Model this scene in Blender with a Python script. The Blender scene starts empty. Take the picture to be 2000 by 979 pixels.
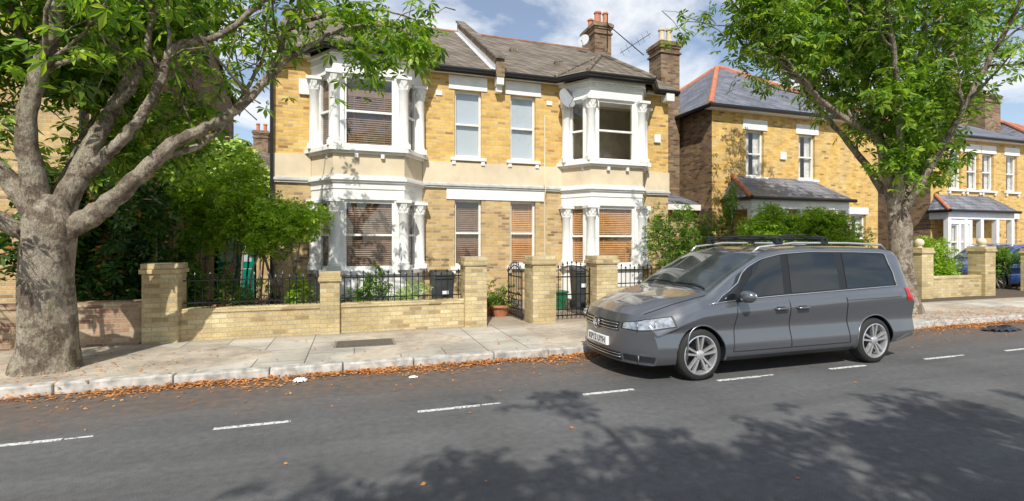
import bpy, math, random
import numpy as np
from mathutils import Vector, Matrix
random.seed(11); rng=np.random.default_rng(11)
scene=bpy.context.scene; col=scene.collection
scene.view_settings.view_transform='Standard'; scene.view_settings.look='None'; scene.view_settings.exposure=0
R=math.radians
# ------------------------------------------------------------------ materials
def C(r,g,b): return (r,g,b,1.0)
class NT:
    def __init__(s,name):
        s.m=bpy.data.materials.new(name); s.m.use_nodes=True; s.t=s.m.node_tree; s.t.nodes.clear()
        s.out=s.t.nodes.new('ShaderNodeOutputMaterial')
    def n(s,typ,ins=None,**props):
        nd=s.t.nodes.new('ShaderNode'+typ)
        for k,v in props.items(): setattr(nd,k,v)
        for k,v in (ins or {}).items():
            if isinstance(v,bpy.types.NodeSocket): s.t.links.new(v,nd.inputs[k])
            else: nd.inputs[k].default_value=v
        return nd
    def math(s,op,a,b=0.0,clamp=False):
        nd=s.n('Math',{0:a,1:b},operation=op); nd.use_clamp=clamp; return nd.outputs[0]
    def ramp(s,fac,stops,interp='LINEAR'):
        nd=s.n('ValToRGB',{'Fac':fac}); cr=nd.color_ramp; cr.interpolation=interp
        while len(cr.elements)<len(stops): cr.elements.new(0.5)
        for e,(p,c) in zip(cr.elements,stops): e.position=p; e.color=c
        return nd.outputs['Color']
    def mix(s,fac,a,b,mode='MIX'): return s.n('MixRGB',{'Fac':fac,'Color1':a,'Color2':b},blend_type=mode).outputs['Color']
    def noise(s,scale,detail=4,vec=None,rough=.55):
        d={'Scale':scale,'Detail':detail,'Roughness':rough}
        d['Vector']=vec if vec is not None else s.pos()
        return s.n('TexNoise',d).outputs['Fac']
    def pos(s):
        if not hasattr(s,'_p'): s._p=s.n('NewGeometry').outputs['Position']
        return s._p
    def xyz(s):
        nd=s.n('SeparateXYZ',{0:s.pos()}); return nd.outputs[0],nd.outputs[1],nd.outputs[2]
    def finish(s,color,rough=.6,metal=0.0,height=None,hstr=.4,hdist=.01,spec=.5,coat=0):
        b=s.n('BsdfPrincipled',{'Base Color':color,'Roughness':rough,'Metallic':metal,'Specular IOR Level':spec,'Coat Weight':coat,'Coat Roughness':.03})
        if height is not None:
            bp=s.n('Bump',{'Height':height,'Strength':hstr,'Distance':hdist}); s.t.links.new(bp.outputs[0],b.inputs['Normal'])
        s.t.links.new(b.outputs[0],s.out.inputs[0]); return s.m
def g(v): return C(v,v,v)
def plain(name,c,rough=.6,metal=0.,var=.15,scale=6,bump=0.,spec=.5,coat=0):
    t=NT(name); nz=t.noise(scale,5)
    colr=t.mix(1.0,C(*c),t.ramp(nz,[(.3,g(1-var)),(.7,g(1+var*.4))]),'MULTIPLY')
    return t.finish(colr,rough,metal,height=nz if bump else None,hstr=bump,spec=spec,coat=coat)
def brick_mat(name,stops,mortar,bw=.225,rh=.075,ms=.008,stain=.35,dirt=(.5,.45,.4),gain=1.0):
    t=NT(name); x,y,z=t.xyz(); u=t.math('ADD',x,y)
    vec=t.n('CombineXYZ',{0:u,1:z,2:0.0}).outputs[0]
    br=t.n('TexBrick',{'Vector':vec,'Scale':1.0,'Mortar Size':ms,'Mortar Smooth':.3,'Brick Width':bw,'Row Height':rh},offset=.5)
    row=t.math('FLOOR',t.math('DIVIDE',z,rh)); ev=t.math('SUBTRACT',1.0,t.math('MODULO',row,2.0))
    cx=t.math('FLOOR',t.math('DIVIDE',t.math('ADD',u,t.math('MULTIPLY',ev,bw*.5)),bw))
    cv=t.n('CombineXYZ',{0:cx,1:row,2:0.0}).outputs[0]
    wn=t.n('TexWhiteNoise',{'Vector':cv},noise_dimensions='2D').outputs['Value']
    c=t.ramp(wn,stops)
    nz=t.noise(1.1,6); fine=t.noise(45,3); med=t.noise(4.5,5)
    c=t.mix(1.0,c,t.ramp(fine,[(.3,g(.78*gain)),(.7,g(1.15*gain))]),'MULTIPLY')
    c=t.mix(br.outputs['Fac'],c,C(*mortar))
    c=t.mix(t.math('MULTIPLY',t.ramp(nz,[(.42,g(0)),(.75,g(1))]),stain),c,t.mix(1.0,c,C(*dirt),'MULTIPLY'))
    c=t.mix(1.0,c,t.ramp(med,[(.3,g(.86)),(.65,g(1.06))]),'MULTIPLY')
    h=t.math('ADD',t.math('MULTIPLY',br.outputs['Fac'],-1.0),t.math('MULTIPLY',fine,.5))
    return t.finish(c,.85,height=h,hstr=.5,hdist=.006,spec=.2)
def tile_mat(name,stops,tw=.30,dz=.16,wavy=.6,rough=.75):
    t=NT(name); x,y,z=t.xyz(); u=t.math('ADD',x,y)
    row=t.math('FLOOR',t.math('DIVIDE',z,dz)); fr=t.math('FRACT',t.math('DIVIDE',z,dz))
    off=t.math('MULTIPLY',t.math('MODULO',row,2.0),tw*.5)
    uu=t.math('DIVIDE',t.math('ADD',u,off),tw); cx=t.math('FLOOR',uu); fx=t.math('FRACT',uu)
    wn=t.n('TexWhiteNoise',{'Vector':t.n('CombineXYZ',{0:cx,1:row,2:0.0}).outputs[0]},noise_dimensions='2D').outputs['Value']
    c=t.ramp(wn,stops)
    c=t.mix(1.0,c,t.ramp(t.noise(1.3,5),[(.3,g(.75)),(.7,g(1.2))]),'MULTIPLY')
    c=t.mix(1.0,c,t.ramp(fr,[(0,g(.25)),(.14,g(.9)),(1,g(1.1))]),'MULTIPLY')  # lower edge of each row darkened: overlap shadow line painted into the colour
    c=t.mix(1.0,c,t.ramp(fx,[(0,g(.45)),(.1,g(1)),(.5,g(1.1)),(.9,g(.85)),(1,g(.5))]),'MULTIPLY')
    h=t.math('ADD',t.math('MULTIPLY',t.math('SINE',t.math('MULTIPLY',uu,6.283*2)),wavy),t.math('MULTIPLY',fr,-1.0))
    return t.finish(c,rough,height=h,hstr=.6,hdist=.03,spec=.3)
def leaf_mat(name,stops,trans=.35,rough=.45):
    t=NT(name); rn=t.n('NewGeometry').outputs['Random Per Island']
    c=t.ramp(rn,stops)
    c=t.mix(1.0,c,t.ramp(t.noise(1.2,3),[(.3,g(.75)),(.7,g(1.25))]),'MULTIPLY')
    b=t.n('BsdfPrincipled',{'Base Color':c,'Roughness':rough,'Specular IOR Level':.35})
    tr=t.n('BsdfTranslucent',{'Color':t.mix(1.0,c,C(1.7,1.7,.6),'MULTIPLY')})
    mx=t.n('MixShader',{0:trans,1:b.outputs[0],2:tr.outputs[0]})
    t.t.links.new(mx.outputs[0],t.out.inputs[0]); return t.m
def glass_mat(name,tint=.97):
    t=NT(name); fa=t.n('LayerWeight',{'Blend':.5}).outputs['Facing']
    f=t.math('ADD',t.math('MULTIPLY',t.math('POWER',fa,4.0),.8),.085,True)
    nz=t.noise(.8,2); bp=t.n('Bump',{'Height':nz,'Strength':.08,'Distance':.05})
    gl=t.n('BsdfGlossy',{'Color':g(.95),'Roughness':.02,'Normal':bp.outputs[0]}); tr=t.n('BsdfTransparent',{'Color':g(tint)})
    mx=t.n('MixShader',{0:f,1:tr.outputs[0],2:gl.outputs[0]}); t.t.links.new(mx.outputs[0],t.out.inputs[0]); return t.m
YB=[(0,C(.32,.18,.07)),(.06,C(.54,.33,.10)),(.35,C(.67,.43,.125)),(.6,C(.74,.49,.155)),(.85,C(.62,.385,.105)),(.94,C(.74,.53,.22)),(1,C(.42,.24,.08))]
OB=[(0,C(.25,.155,.10)),(.10,C(.48,.33,.15)),(.45,C(.62,.435,.19)),(.70,C(.46,.31,.16)),(.85,C(.66,.49,.245)),(1,C(.31,.20,.12))]
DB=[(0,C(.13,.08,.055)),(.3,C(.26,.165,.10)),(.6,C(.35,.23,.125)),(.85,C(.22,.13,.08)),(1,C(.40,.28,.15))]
WB=[(0,C(.37,.27,.14)),(.15,C(.54,.43,.225)),(.5,C(.63,.50,.27)),(.8,C(.56,.44,.23)),(1,C(.69,.58,.34))]
RB=[(0,C(.23,.13,.09)),(.3,C(.36,.22,.14)),(.6,C(.43,.28,.18)),(.85,C(.34,.24,.16)),(1,C(.52,.41,.27))]
M={}
M['brick_up']=brick_mat('yellow_stock_brick',YB,(.56,.45,.27),stain=.2,gain=1.06)
M['brick_low']=brick_mat('weathered_stock_brick',OB,(.52,.44,.30),stain=.3,gain=1.05)
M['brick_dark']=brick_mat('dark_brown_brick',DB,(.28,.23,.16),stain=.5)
M['brick_wall']=brick_mat('pale_garden_brick',WB,(.44,.38,.27),stain=.6)
M['brick_red']=brick_mat('old_red_brick',RB,(.38,.32,.24),stain=.6)
M['brick_chim']=brick_mat('chimney_brick',[(0,C(.13,.08,.055)),(.4,C(.27,.18,.11)),(.7,C(.37,.26,.15)),(1,C(.18,.11,.08))],(.26,.22,.17),stain=.8)
M['tile']=tile_mat('concrete_roof_tile',[(0,C(.125,.105,.083)),(.4,C(.19,.158,.12)),(.7,C(.235,.195,.15)),(1,C(.155,.13,.105))])
M['slate']=tile_mat('grey_slate',[(0,C(.12,.13,.155)),(.5,C(.17,.18,.21)),(1,C(.23,.23,.265))],tw=.26,dz=.13,wavy=.05,rough=.5)
M['ridge']=plain('terracotta_ridge',(.52,.19,.10),.8,var=.3)
M['ridge_br']=plain('weathered_ridge',(.30,.16,.10),.85,var=.4,scale=4)
M['terra']=plain('terracotta',(.50,.20,.10),.8,var=.3,scale=9)
M['white']=plain('white_paint',(.84,.83,.80),.5,var=.12,scale=3.5,bump=.05)
M['cream']=plain('cream_render',(.70,.59,.42),.8,var=.16,scale=2.2,bump=.1)
M['buff']=plain('buff_clay',(.60,.50,.34),.8,var=.25,scale=6)
M['stringm']=plain('grey_stone_paint',(.55,.55,.52),.7,var=.25,scale=6)
M['black']=plain('black_gloss_paint',(.012,.012,.013),.35)
M['blackplastic']=plain('black_plastic',(.018,.02,.022),.5,var=.3)
M['dark']=plain('dark_interior',(.07,.065,.06),.9)  # dark backing behind windows: the shade of unlit rooms put into its colour
M['room']=plain('room_wall',(.72,.62,.46),.9,var=.5,scale=1.2)
M['glass']=glass_mat('window_glass')
M['blind_dark']=plain('dark_wood_slats',(.235,.145,.09),.45,var=.3)
M['blind_org']=plain('orange_wood_slats',(.60,.31,.12),.5,var=.2)
M['blind_white']=plain('pale_roller_blind',(.46,.52,.56),.8,var=.05,scale=1.5)
M['curtain']=plain('white_curtain',(.7,.7,.68),.9,var=.3,scale=12)
M['green']=plain('green_door_paint',(.005,.22,.15),.3,var=.2)
M['steel']=plain('steel',(.45,.45,.46),.35,.9)
M['rust']=plain('cast_iron_cover',(.15,.13,.11),.6,.3,var=.5,scale=30,bump=.3)
M['lead']=plain('lead_flashing',(.55,.55,.56),.6)
M['dish']=plain('grey_dish',(.33,.35,.37),.5)
M['binbk']=plain('bin_plastic',(.05,.058,.065),.45,var=.3)
M['bingreen']=plain('green_plastic',(.02,.16,.07),.45)
M['soil']=plain('soil',(.10,.075,.05),.95,var=.5,scale=20,bump=.5)
M['leaf']=leaf_mat('chestnut_leaf',[(0,C(.05,.12,.02)),(.4,C(.13,.25,.03)),(.8,C(.26,.39,.05)),(1,C(.40,.49,.09))],.45)
M['leaf_dark']=leaf_mat('dark_evergreen_leaf',[(0,C(.02,.065,.015)),(.5,C(.05,.12,.025)),(.93,C(.10,.19,.04)),(.97,C(.40,.17,.05)),(1,C(.45,.22,.07))],.2,.3)
M['leaf_mid']=leaf_mat('garden_leaf',[(0,C(.05,.12,.02)),(.5,C(.12,.24,.03)),(1,C(.25,.37,.06))],.4)
M['leaf_lime']=leaf_mat('bright_maple_leaf',[(0,C(.12,.23,.02)),(.5,C(.27,.42,.04)),(1,C(.44,.57,.08))],.45)
M['leaf_ivy']=leaf_mat('pale_climber_leaf',[(0,C(.20,.33,.09)),(.5,C(.42,.57,.18)),(1,C(.65,.75,.36))],.3)
M['litter']=leaf_mat('fallen_leaf',[(0,C(.28,.11,.03)),(.4,C(.58,.23,.06)),(.7,C(.72,.34,.11)),(1,C(.40,.22,.10))],.15,.8)
M['flower']=leaf_mat('pink_flower',[(0,C(.5,.05,.12)),(1,C(.7,.15,.2))],.2)
def bark():
    t=NT('pale_bark'); p=t.pos(); mp=t.n('Mapping',{'Vector':p,'Scale':(1,1,.45)}).outputs[0]
    a=t.noise(5,9,mp,.7); b=t.noise(1.9,4); f=t.noise(34,6,mp,.72); d=t.noise(4.2,7,p,.72)
    c=t.ramp(a,[(.28,C(.17,.13,.09)),(.42,C(.40,.335,.255)),(.58,C(.56,.485,.385)),(.75,C(.70,.62,.51))])
    c=t.mix(t.ramp(b,[(.5,g(0)),(.64,g(.4))]),c,C(.30,.28,.16))
    c=t.mix(t.ramp(d,[(.50,g(0)),(.55,g(.85))]),c,C(.21,.16,.12))
    c=t.mix(1.0,c,t.ramp(f,[(.35,g(.58)),(.6,g(1.1))]),'MULTIPLY')
    h=t.math('ADD',t.math('MULTIPLY',a,1.3),t.math('ADD',f,t.math('MULTIPLY',d,-1.0)))
    return t.finish(c,.9,height=h,hstr=1.0,hdist=.06,spec=.15)
M['bark']=bark()
def asphalt():
    t=NT('asphalt'); x,y,z=t.xyz(); f=t.noise(150,3); m=t.noise(14,5); l=t.noise(.7,5)
    c=t.ramp(f,[(.3,g(.066)),(.5,C(.115,.115,.118)),(.66,g(.17)),(.8,g(.36))])
    c=t.mix(1.0,c,t.ramp(l,[(.3,g(.84)),(.7,g(1.18))]),'MULTIPLY')
    c=t.mix(1.0,c,t.ramp(m,[(.3,g(.85)),(.7,g(1.14))]),'MULTIPLY')
    st=t.noise(1.0,4,t.n('Mapping',{'Vector':t.pos(),'Scale':(.12,2.2,1)}).outputs[0]); c=t.mix(1.0,c,t.ramp(st,[(.35,g(.88)),(.65,g(1.12))]),'MULTIPLY')
    e=t.math('ADD',y,t.math('MULTIPLY',t.noise(1.5,6,None,.65),1.6))
    side=t.ramp(t.math('DIVIDE',e,10.0),[(.60,g(0)),(.66,g(.45)),(.74,g(.85))])
    old=t.mix(t.ramp(t.noise(9,6),[(.4,g(0)),(.7,g(1))]),C(.115,.10,.09),C(.24,.145,.09))
    c=t.mix(side,c,old)
    return t.finish(c,.85,height=t.math('ADD',f,m),hstr=.55,hdist=.012,spec=.25)
M['asphalt']=asphalt()
def paving():
    t=NT('paving'); x,y,z=t.xyz()
    br=t.n('TexBrick',{'Vector':t.n('CombineXYZ',{0:y,1:x,2:0.0}).outputs[0],'Scale':1.0,'Mortar Size':.008,'Mortar Smooth':.2,'Brick Width':.75,'Row Height':.62,'Color1':C(.46,.42,.355),'Color2':C(.60,.555,.48),'Mortar':C(.19,.16,.13)},offset=.5)
    f=t.noise(120,3); l=t.noise(1.1,6)
    plainc=t.mix(1.0,C(.52,.45,.36),t.ramp(t.noise(6,5),[(.3,g(.78)),(.7,g(1.12))]),'MULTIPLY')
    c=t.mix(t.ramp(t.noise(.35,1),[(.50,g(0)),(.505,g(1))]),br.outputs['Color'],plainc)
    c=t.mix(1.0,c,t.ramp(l,[(.3,g(.62)),(.65,g(1.12))]),'MULTIPLY')
    c=t.mix(1.0,c,t.ramp(f,[(.3,g(.8)),(.7,g(1.14))]),'MULTIPLY')
    c=t.mix(t.ramp(t.noise(3.2,6,None,.7),[(.56,g(0)),(.68,g(.55))]),c,C(.24,.20,.16))
    ed=t.ramp(t.math('DIVIDE',t.math('ADD',y,t.math('MULTIPLY',l,.5)),10.0),[(.90,g(0)),(.93,g(.5))])
    c=t.mix(ed,c,C(.24,.18,.12))
    return t.finish(c,.85,height=t.math('ADD',f,t.math('MULTIPLY',br.outputs['Fac'],-2.0)),hstr=.4,hdist=.01,spec=.2)
M['paving']=paving()
M['kerb']=plain('granite_kerb',(.50,.48,.44),.8,var=.5,scale=9,bump=.3)
M['ground']=plain('ground',(.22,.19,.14),.95,var=.4,scale=1.5,bump=.3)
def paintline():
    t=NT('worn_road_paint'); nz=t.noise(35,6,None,.7)
    c=t.ramp(nz,[(.40,g(.14)),(.5,C(.66,.66,.64)),(1,C(.80,.80,.78))]); return t.finish(c,.7,spec=.2)
M['line']=paintline()
M['litterbag']=plain('white_litter',(.8,.8,.8),.5)
M['bag']=plain('black_bin_bag',(.012,.012,.014),.25,bump=.8,scale=14)
def carpaint(name,c):
    t=NT(name); f=t.noise(900,1)
    return t.finish(t.mix(1.0,C(*c),t.ramp(f,[(.35,g(.85)),(.65,g(1.15))]),'MULTIPLY'),.28,.6,spec=.5,coat=1.0)
M['cargrey']=carpaint('grey_metallic_paint',(.15,.158,.176))
M['carblue']=carpaint('blue_metallic_paint',(.02,.10,.42))
M['carglass']=plain('tinted_car_glass',(.009,.012,.014),.02,0,var=.3,scale=2,spec=.8)
M['screen']=plain('windscreen_glass',(.05,.062,.06),.03,0,var=.6,scale=2.2,spec=.9)
M['tyre']=plain('tyre_rubber',(.02,.02,.02),.8)
M['alloy']=plain('alloy',(.66,.66,.67),.3,.7,var=.1)
M['chrome']=plain('chrome',(.80,.80,.81),.12,1.0,var=.05)
M['lamp']=plain('headlamp_glass',(.50,.52,.56),.06,.5,var=.6,scale=18,spec=.9)
M['red']=plain('red_lamp',(.42,.01,.01),.15)
M['plate']=plain('white_plate',(.85,.85,.83),.4,var=.04)
# ------------------------------------------------------------------ mesh helpers
class MB:
    def __init__(s,X=None): s.v=[];s.f=[];s.mi=[];s.X=X or Matrix.Identity(4);s.cm=0
    def add(s,vs,fs):
        b=len(s.v)
        for p in vs: s.v.append(tuple(s.X@Vector(p)))
        for f in fs: s.f.append([b+i for i in f]); s.mi.append(s.cm)
    def quad(s,a,b,c,d): s.add([a,b,c,d],[(0,1,2,3)])
    def box(s,x0,x1,y0,y1,z0,z1):
        s.add([(x0,y0,z0),(x1,y0,z0),(x1,y1,z0),(x0,y1,z0),(x0,y0,z1),(x1,y0,z1),(x1,y1,z1),(x0,y1,z1)],
              [(3,2,1,0),(4,5,6,7),(0,1,5,4),(1,2,6,5),(2,3,7,6),(3,0,4,7)]); return s
    def prism(s,poly,z0,z1):
        n=len(poly); vs=[(x,y,z0) for x,y in poly]+[(x,y,z1) for x,y in poly]
        s.add(vs,[tuple(range(n-1,-1,-1)),tuple(range(n,2*n))]+[(i,(i+1)%n,n+(i+1)%n,n+i) for i in range(n)])
    def lathe(s,prof,c,n=16,axis='z',cap=True):
        vs=[];fs=[];m=len(prof)
        for r,h in prof:
            for k in range(n):
                a=2*math.pi*k/n; p=(r*math.cos(a),r*math.sin(a),h)
                if axis=='y': p=(p[0],p[2],p[1])
                if axis=='x': p=(p[2],p[0],p[1])
                vs.append((c[0]+p[0],c[1]+p[1],c[2]+p[2]))
        for i in range(m-1):
            for k in range(n): fs.append((i*n+k,i*n+(k+1)%n,(i+1)*n+(k+1)%n,(i+1)*n+k))
        if cap: fs.append(tuple(range(n-1,-1,-1))); fs.append(tuple((m-1)*n+k for k in range(n)))
        s.add(vs,fs)
    def tube(s,pts,rad,n=8,cap=True,jit=0):
        pts=[Vector(p) for p in pts]; m=len(pts)
        if not hasattr(rad,'__len__'): rad=[rad]*m
        vs=[];fs=[];ref=None
        for i,p in enumerate(pts):
            d=(pts[min(i+1,m-1)]-pts[max(i-1,0)]).normalized()
            if ref is None: ref=Vector((1,0,0)) if abs(d.x)<.8 else Vector((0,1,0))
            a=(ref-d*ref.dot(d)).normalized(); ref=a; b=d.cross(a)
            for k in range(n):
                th=2*math.pi*k/n; r=rad[i]*(1+jit*math.sin(3*th+i*.35)+jit*.8*math.sin(5*th-i*.21))
                vs.append(tuple(p+a*math.cos(th)*r+b*math.sin(th)*r))
        for i in range(m-1):
            for k in range(n): fs.append((i*n+k,i*n+(k+1)%n,(i+1)*n+(k+1)%n,(i+1)*n+k))
        if cap: fs.append(tuple(range(n-1,-1,-1))); fs.append(tuple((m-1)*n+k for k in range(n)))
        s.add(vs,fs); return s
    def wall(s,x0,x1,z0,z1,y,ops=(),depth=.2,back=False):
        xs=sorted({x0,x1,*[o[0] for o in ops],*[o[1] for o in ops]}); zs=sorted({z0,z1,*[o[2] for o in ops],*[o[3] for o in ops]})
        for a,b in zip(xs,xs[1:]):
            for c,d in zip(zs,zs[1:]):
                mx,mz=(a+b)/2,(c+d)/2
                if any(o[0]<mx<o[1] and o[2]<mz<o[3] for o in ops): continue
                s.quad((a,y,c),(b,y,c),(b,y,d),(a,y,d))
        for a,b,c,d in ops:
            Y=y+depth
            s.quad((a,y,c),(a,Y,c),(b,Y,c),(b,y,c)); s.quad((a,y,d),(b,y,d),(b,Y,d),(a,Y,d))
            s.quad((a,y,c),(a,y,d),(a,Y,d),(a,Y,c)); s.quad((b,y,c),(b,Y,c),(b,Y,d),(b,y,d))
    def obj(s,name,parent,mats,smooth=False,bevel=0,kind=None):
        me=bpy.data.meshes.new(name); me.from_pydata(s.v,[],s.f)
        if not isinstance(mats,(list,tuple)): mats=[mats]
        for m in mats: me.materials.append(m)
        if any(s.mi): me.polygons.foreach_set('material_index',s.mi)
        o=bpy.data.objects.new(name,me); col.objects.link(o)
        if smooth:
            me.polygons.foreach_set('use_smooth',[True]*len(me.polygons))
            if smooth!='all':
                me.update()
                try: me.set_sharp_from_angle(angle=R(40))
                except Exception: pass
        if bevel:
            b=o.modifiers.new('bevel','BEVEL'); b.width=bevel; b.segments=2; b.limit_method='ANGLE'
        if parent is not None: setpar(o,parent)
        if kind: o['kind']=kind
        return o
WLOC={}
def setpar(o,p):
    o.parent=p; o.matrix_parent_inverse=Matrix.Translation(-WLOC.get(p.name,Vector((0,0,0))))
def thing(name,label,cat,loc=(0,0,0),group=None):
    e=bpy.data.objects.new(name,None); e.empty_display_size=.3; e.location=loc; col.objects.link(e)
    WLOC[e.name]=Vector(loc); e['label']=label; e['category']=cat
    if group: e['group']=group
    return e
def struct(o): o['kind']='structure'; return o
# ------------------------------------------------------------------ camera, light, sky
TH=R(17.8)
cam=bpy.data.cameras.new('camera'); co=bpy.data.objects.new('camera',cam); col.objects.link(co)
co.location=(0,0,1.68); co.rotation_euler=(R(90),0,-TH); cam.lens=17.28; cam.sensor_width=36; cam.shift_y=-.00725; cam.clip_end=2000
scene.camera=co
sd=Vector((.35,.90,-.98)).normalized()
sun=bpy.data.lights.new('sun','SUN'); so=bpy.data.objects.new('sun',sun); col.objects.link(so)
sun.energy=5.0; sun.angle=R(.45); sun.color=(1,.95,.86); so.rotation_euler=sd.to_track_quat('-Z','Y').to_euler(); so.location=(-5,-8,20)
W=bpy.data.worlds.new('World'); scene.world=W; W.use_nodes=True; nt=W.node_tree; nt.nodes.clear()
wo=nt.nodes.new('ShaderNodeOutputWorld'); bg=nt.nodes.new('ShaderNodeBackground'); sky=nt.nodes.new('ShaderNodeTexSky')
sky.sky_type='NISHITA'; sky.sun_disc=False; sky.sun_elevation=math.asin(-sd.z); sky.sun_rotation=math.atan2(-sd.x,-sd.y)
sky.air_density=1.0; sky.dust_density=.3; sky.ozone_density=1.5
tc=nt.nodes.new('ShaderNodeTexCoord'); sp=nt.nodes.new('ShaderNodeSeparateXYZ'); nt.links.new(tc.outputs['Generated'],sp.inputs[0])
def wm(op,a,b):
    m=nt.nodes.new('ShaderNodeMath'); m.operation=op
    for i,v in ((0,a),(1,b)):
        if isinstance(v,bpy.types.NodeSocket): nt.links.new(v,m.inputs[i])
        else: m.inputs[i].default_value=v
    return m.outputs[0]
den=wm('ADD',wm('MAXIMUM',sp.outputs[2],0.0),.22); cb=nt.nodes.new('ShaderNodeCombineXYZ')
nt.links.new(wm('DIVIDE',sp.outputs[0],den),cb.inputs[0]); nt.links.new(wm('DIVIDE',sp.outputs[1],den),cb.inputs[1])
nz=nt.nodes.new('ShaderNodeTexNoise'); nz.inputs['Scale'].default_value=1.9; nz.inputs['Detail'].default_value=9; nz.inputs['Roughness'].default_value=.58; nz.inputs['Distortion'].default_value=.4
nt.links.new(cb.outputs[0],nz.inputs['Vector'])
cr=nt.nodes.new('ShaderNodeValToRGB'); cr.color_ramp.elements[0].position=.45; cr.color_ramp.elements[0].color=(.14,.14,.14,1); cr.color_ramp.elements[1].position=.62
nt.links.new(nz.outputs['Fac'],cr.inputs[0])
mx=nt.nodes.new('ShaderNodeMixRGB'); nt.links.new(cr.outputs[0],mx.inputs[0]); nt.links.new(sky.outputs[0],mx.inputs[1]); mx.inputs[2].default_value=(7.0,7.2,7.5,1)
nt.links.new(mx.outputs[0],bg.inputs[0]); bg.inputs[1].default_value=.14; nt.links.new(bg.outputs[0],wo.inputs[0])
# ------------------------------------------------------------------ ground
m=MB(); m.quad((-400,-400,-.02),(500,-400,-.02),(500,500,-.02),(-400,500,-.02)); struct(m.obj('ground',None,M['ground']))
m=MB(); m.quad((-80,-2.6,0),(160,-2.6,0),(160,6.76,0),(-80,6.76,0)); struct(m.obj('road',None,M['asphalt']))
m=MB(); m.box(-80,160,6.9,9.05,-.02,.115); struct(m.obj('pavement',None,M['paving']))
m=MB(); m.box(-80,160,9.05,40,-.02,.108); struct(m.obj('garden_ground',None,M['soil']))
m=MB(); m.box(-80,160,-7.5,-2.76,-.02,.115); struct(m.obj('near_pavement',None,M['paving']))
m=MB(); x=-14.
while x<45:
    L=random.uniform(.75,1.15); m.box(x+.006,x+L-.006,6.745+random.uniform(-.012,.012),6.9,-.02,.122+random.uniform(-.008,.006)); x+=L
struct(m.obj('kerb',None,M['kerb'],bevel=.02))
m=MB(); m.box(-14,45,-2.76,-2.6,-.02,.12); struct(m.obj('near_kerb',None,M['kerb'],bevel=.015))
m=MB()
for k in range(-4,16):
    x=-1.21+1.812*k; s=.07*max(0,.3-x); m.box(x,x+.64,4.92+s,4.97+s,.0,.004)
    if k%2==1: m.box(x+.66,x+.86,4.94+s,4.962+s,.0,.004)
struct(m.obj('road_marking',None,M['line']))
t=thing('inspection_cover','dark cast iron inspection cover set in the pavement','manhole cover',(.15,8.05,.12))
m=MB(); m.box(-.3,.62,7.72,8.3,.1,.119); m.obj('frame',t,M['steel'],bevel=.003)
m=MB(); m.box(-.26,.58,7.76,8.26,.112,.123); m.obj('lid',t,M['rust'],bevel=.003)
# ------------------------------------------------------------------ leaves
def leafmesh(name,P,size,mat,parent,nl=5,droop=.5,flat=.9,asp=.34,spread=48,kind=None):
    P=np.asarray(P,float); n=len(P)
    nrm=rng.normal(size=(n,3))*flat*.6+np.array([0,0,1.]); nrm/=np.linalg.norm(nrm,axis=1)[:,None]
    a=rng.normal(size=(n,3)); a-=nrm*(a*nrm).sum(1)[:,None]; a/=np.linalg.norm(a,axis=1)[:,None]; b=np.cross(nrm,a)
    S=size*rng.uniform(.65,1.25,size=n)[:,None]
    V=np.zeros((n,nl,4,3))
    for k in range(nl):
        off=k-(nl-1)/2; an=math.radians(off*spread); L=S*(1-.12*abs(off)); d=a*math.cos(an)+b*math.sin(an); sdv=-a*math.sin(an)+b*math.cos(an)
        z=np.array([0,0,1.])
        V[:,k,0]=P+d*L*.05; V[:,k,1]=P+d*L*.62+sdv*L*asp*.5-z*L*droop*.25; V[:,k,2]=P+d*L-z*L*droop*.75; V[:,k,3]=P+d*L*.62-sdv*L*asp*.5-z*L*droop*.25
    me=bpy.data.meshes.new(name); N=n*nl
    me.from_pydata(V.reshape(-1,3).tolist(),[],np.arange(N*4).reshape(-1,4).tolist()); me.materials.append(mat)
    o=bpy.data.objects.new(name,me); col.objects.link(o)
    if parent: setpar(o,parent)
    if kind: o['kind']=kind
    return o
def rv(s=1): return Vector((random.gauss(0,s),random.gauss(0,s),random.gauss(0,s)))
def smooth_path(pts,rad,sub=5):
    P=[Vector(p) for p in pts]; out=[];ro=[]
    for i in range(len(P)-1):
        p0=P[max(i-1,0)];p1=P[i];p2=P[i+1];p3=P[min(i+2,len(P)-1)]
        for k in range(sub):
            t=k/sub; out.append(.5*((2*p1)+(p2-p0)*t+(2*p0-5*p1+4*p2-p3)*t*t+(3*p1-p0-3*p2+p3)*t**3)); ro.append(rad[i]*(1-t)+rad[i+1]*t)
    out.append(P[-1]); ro.append(rad[-1]); return out,ro
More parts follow.
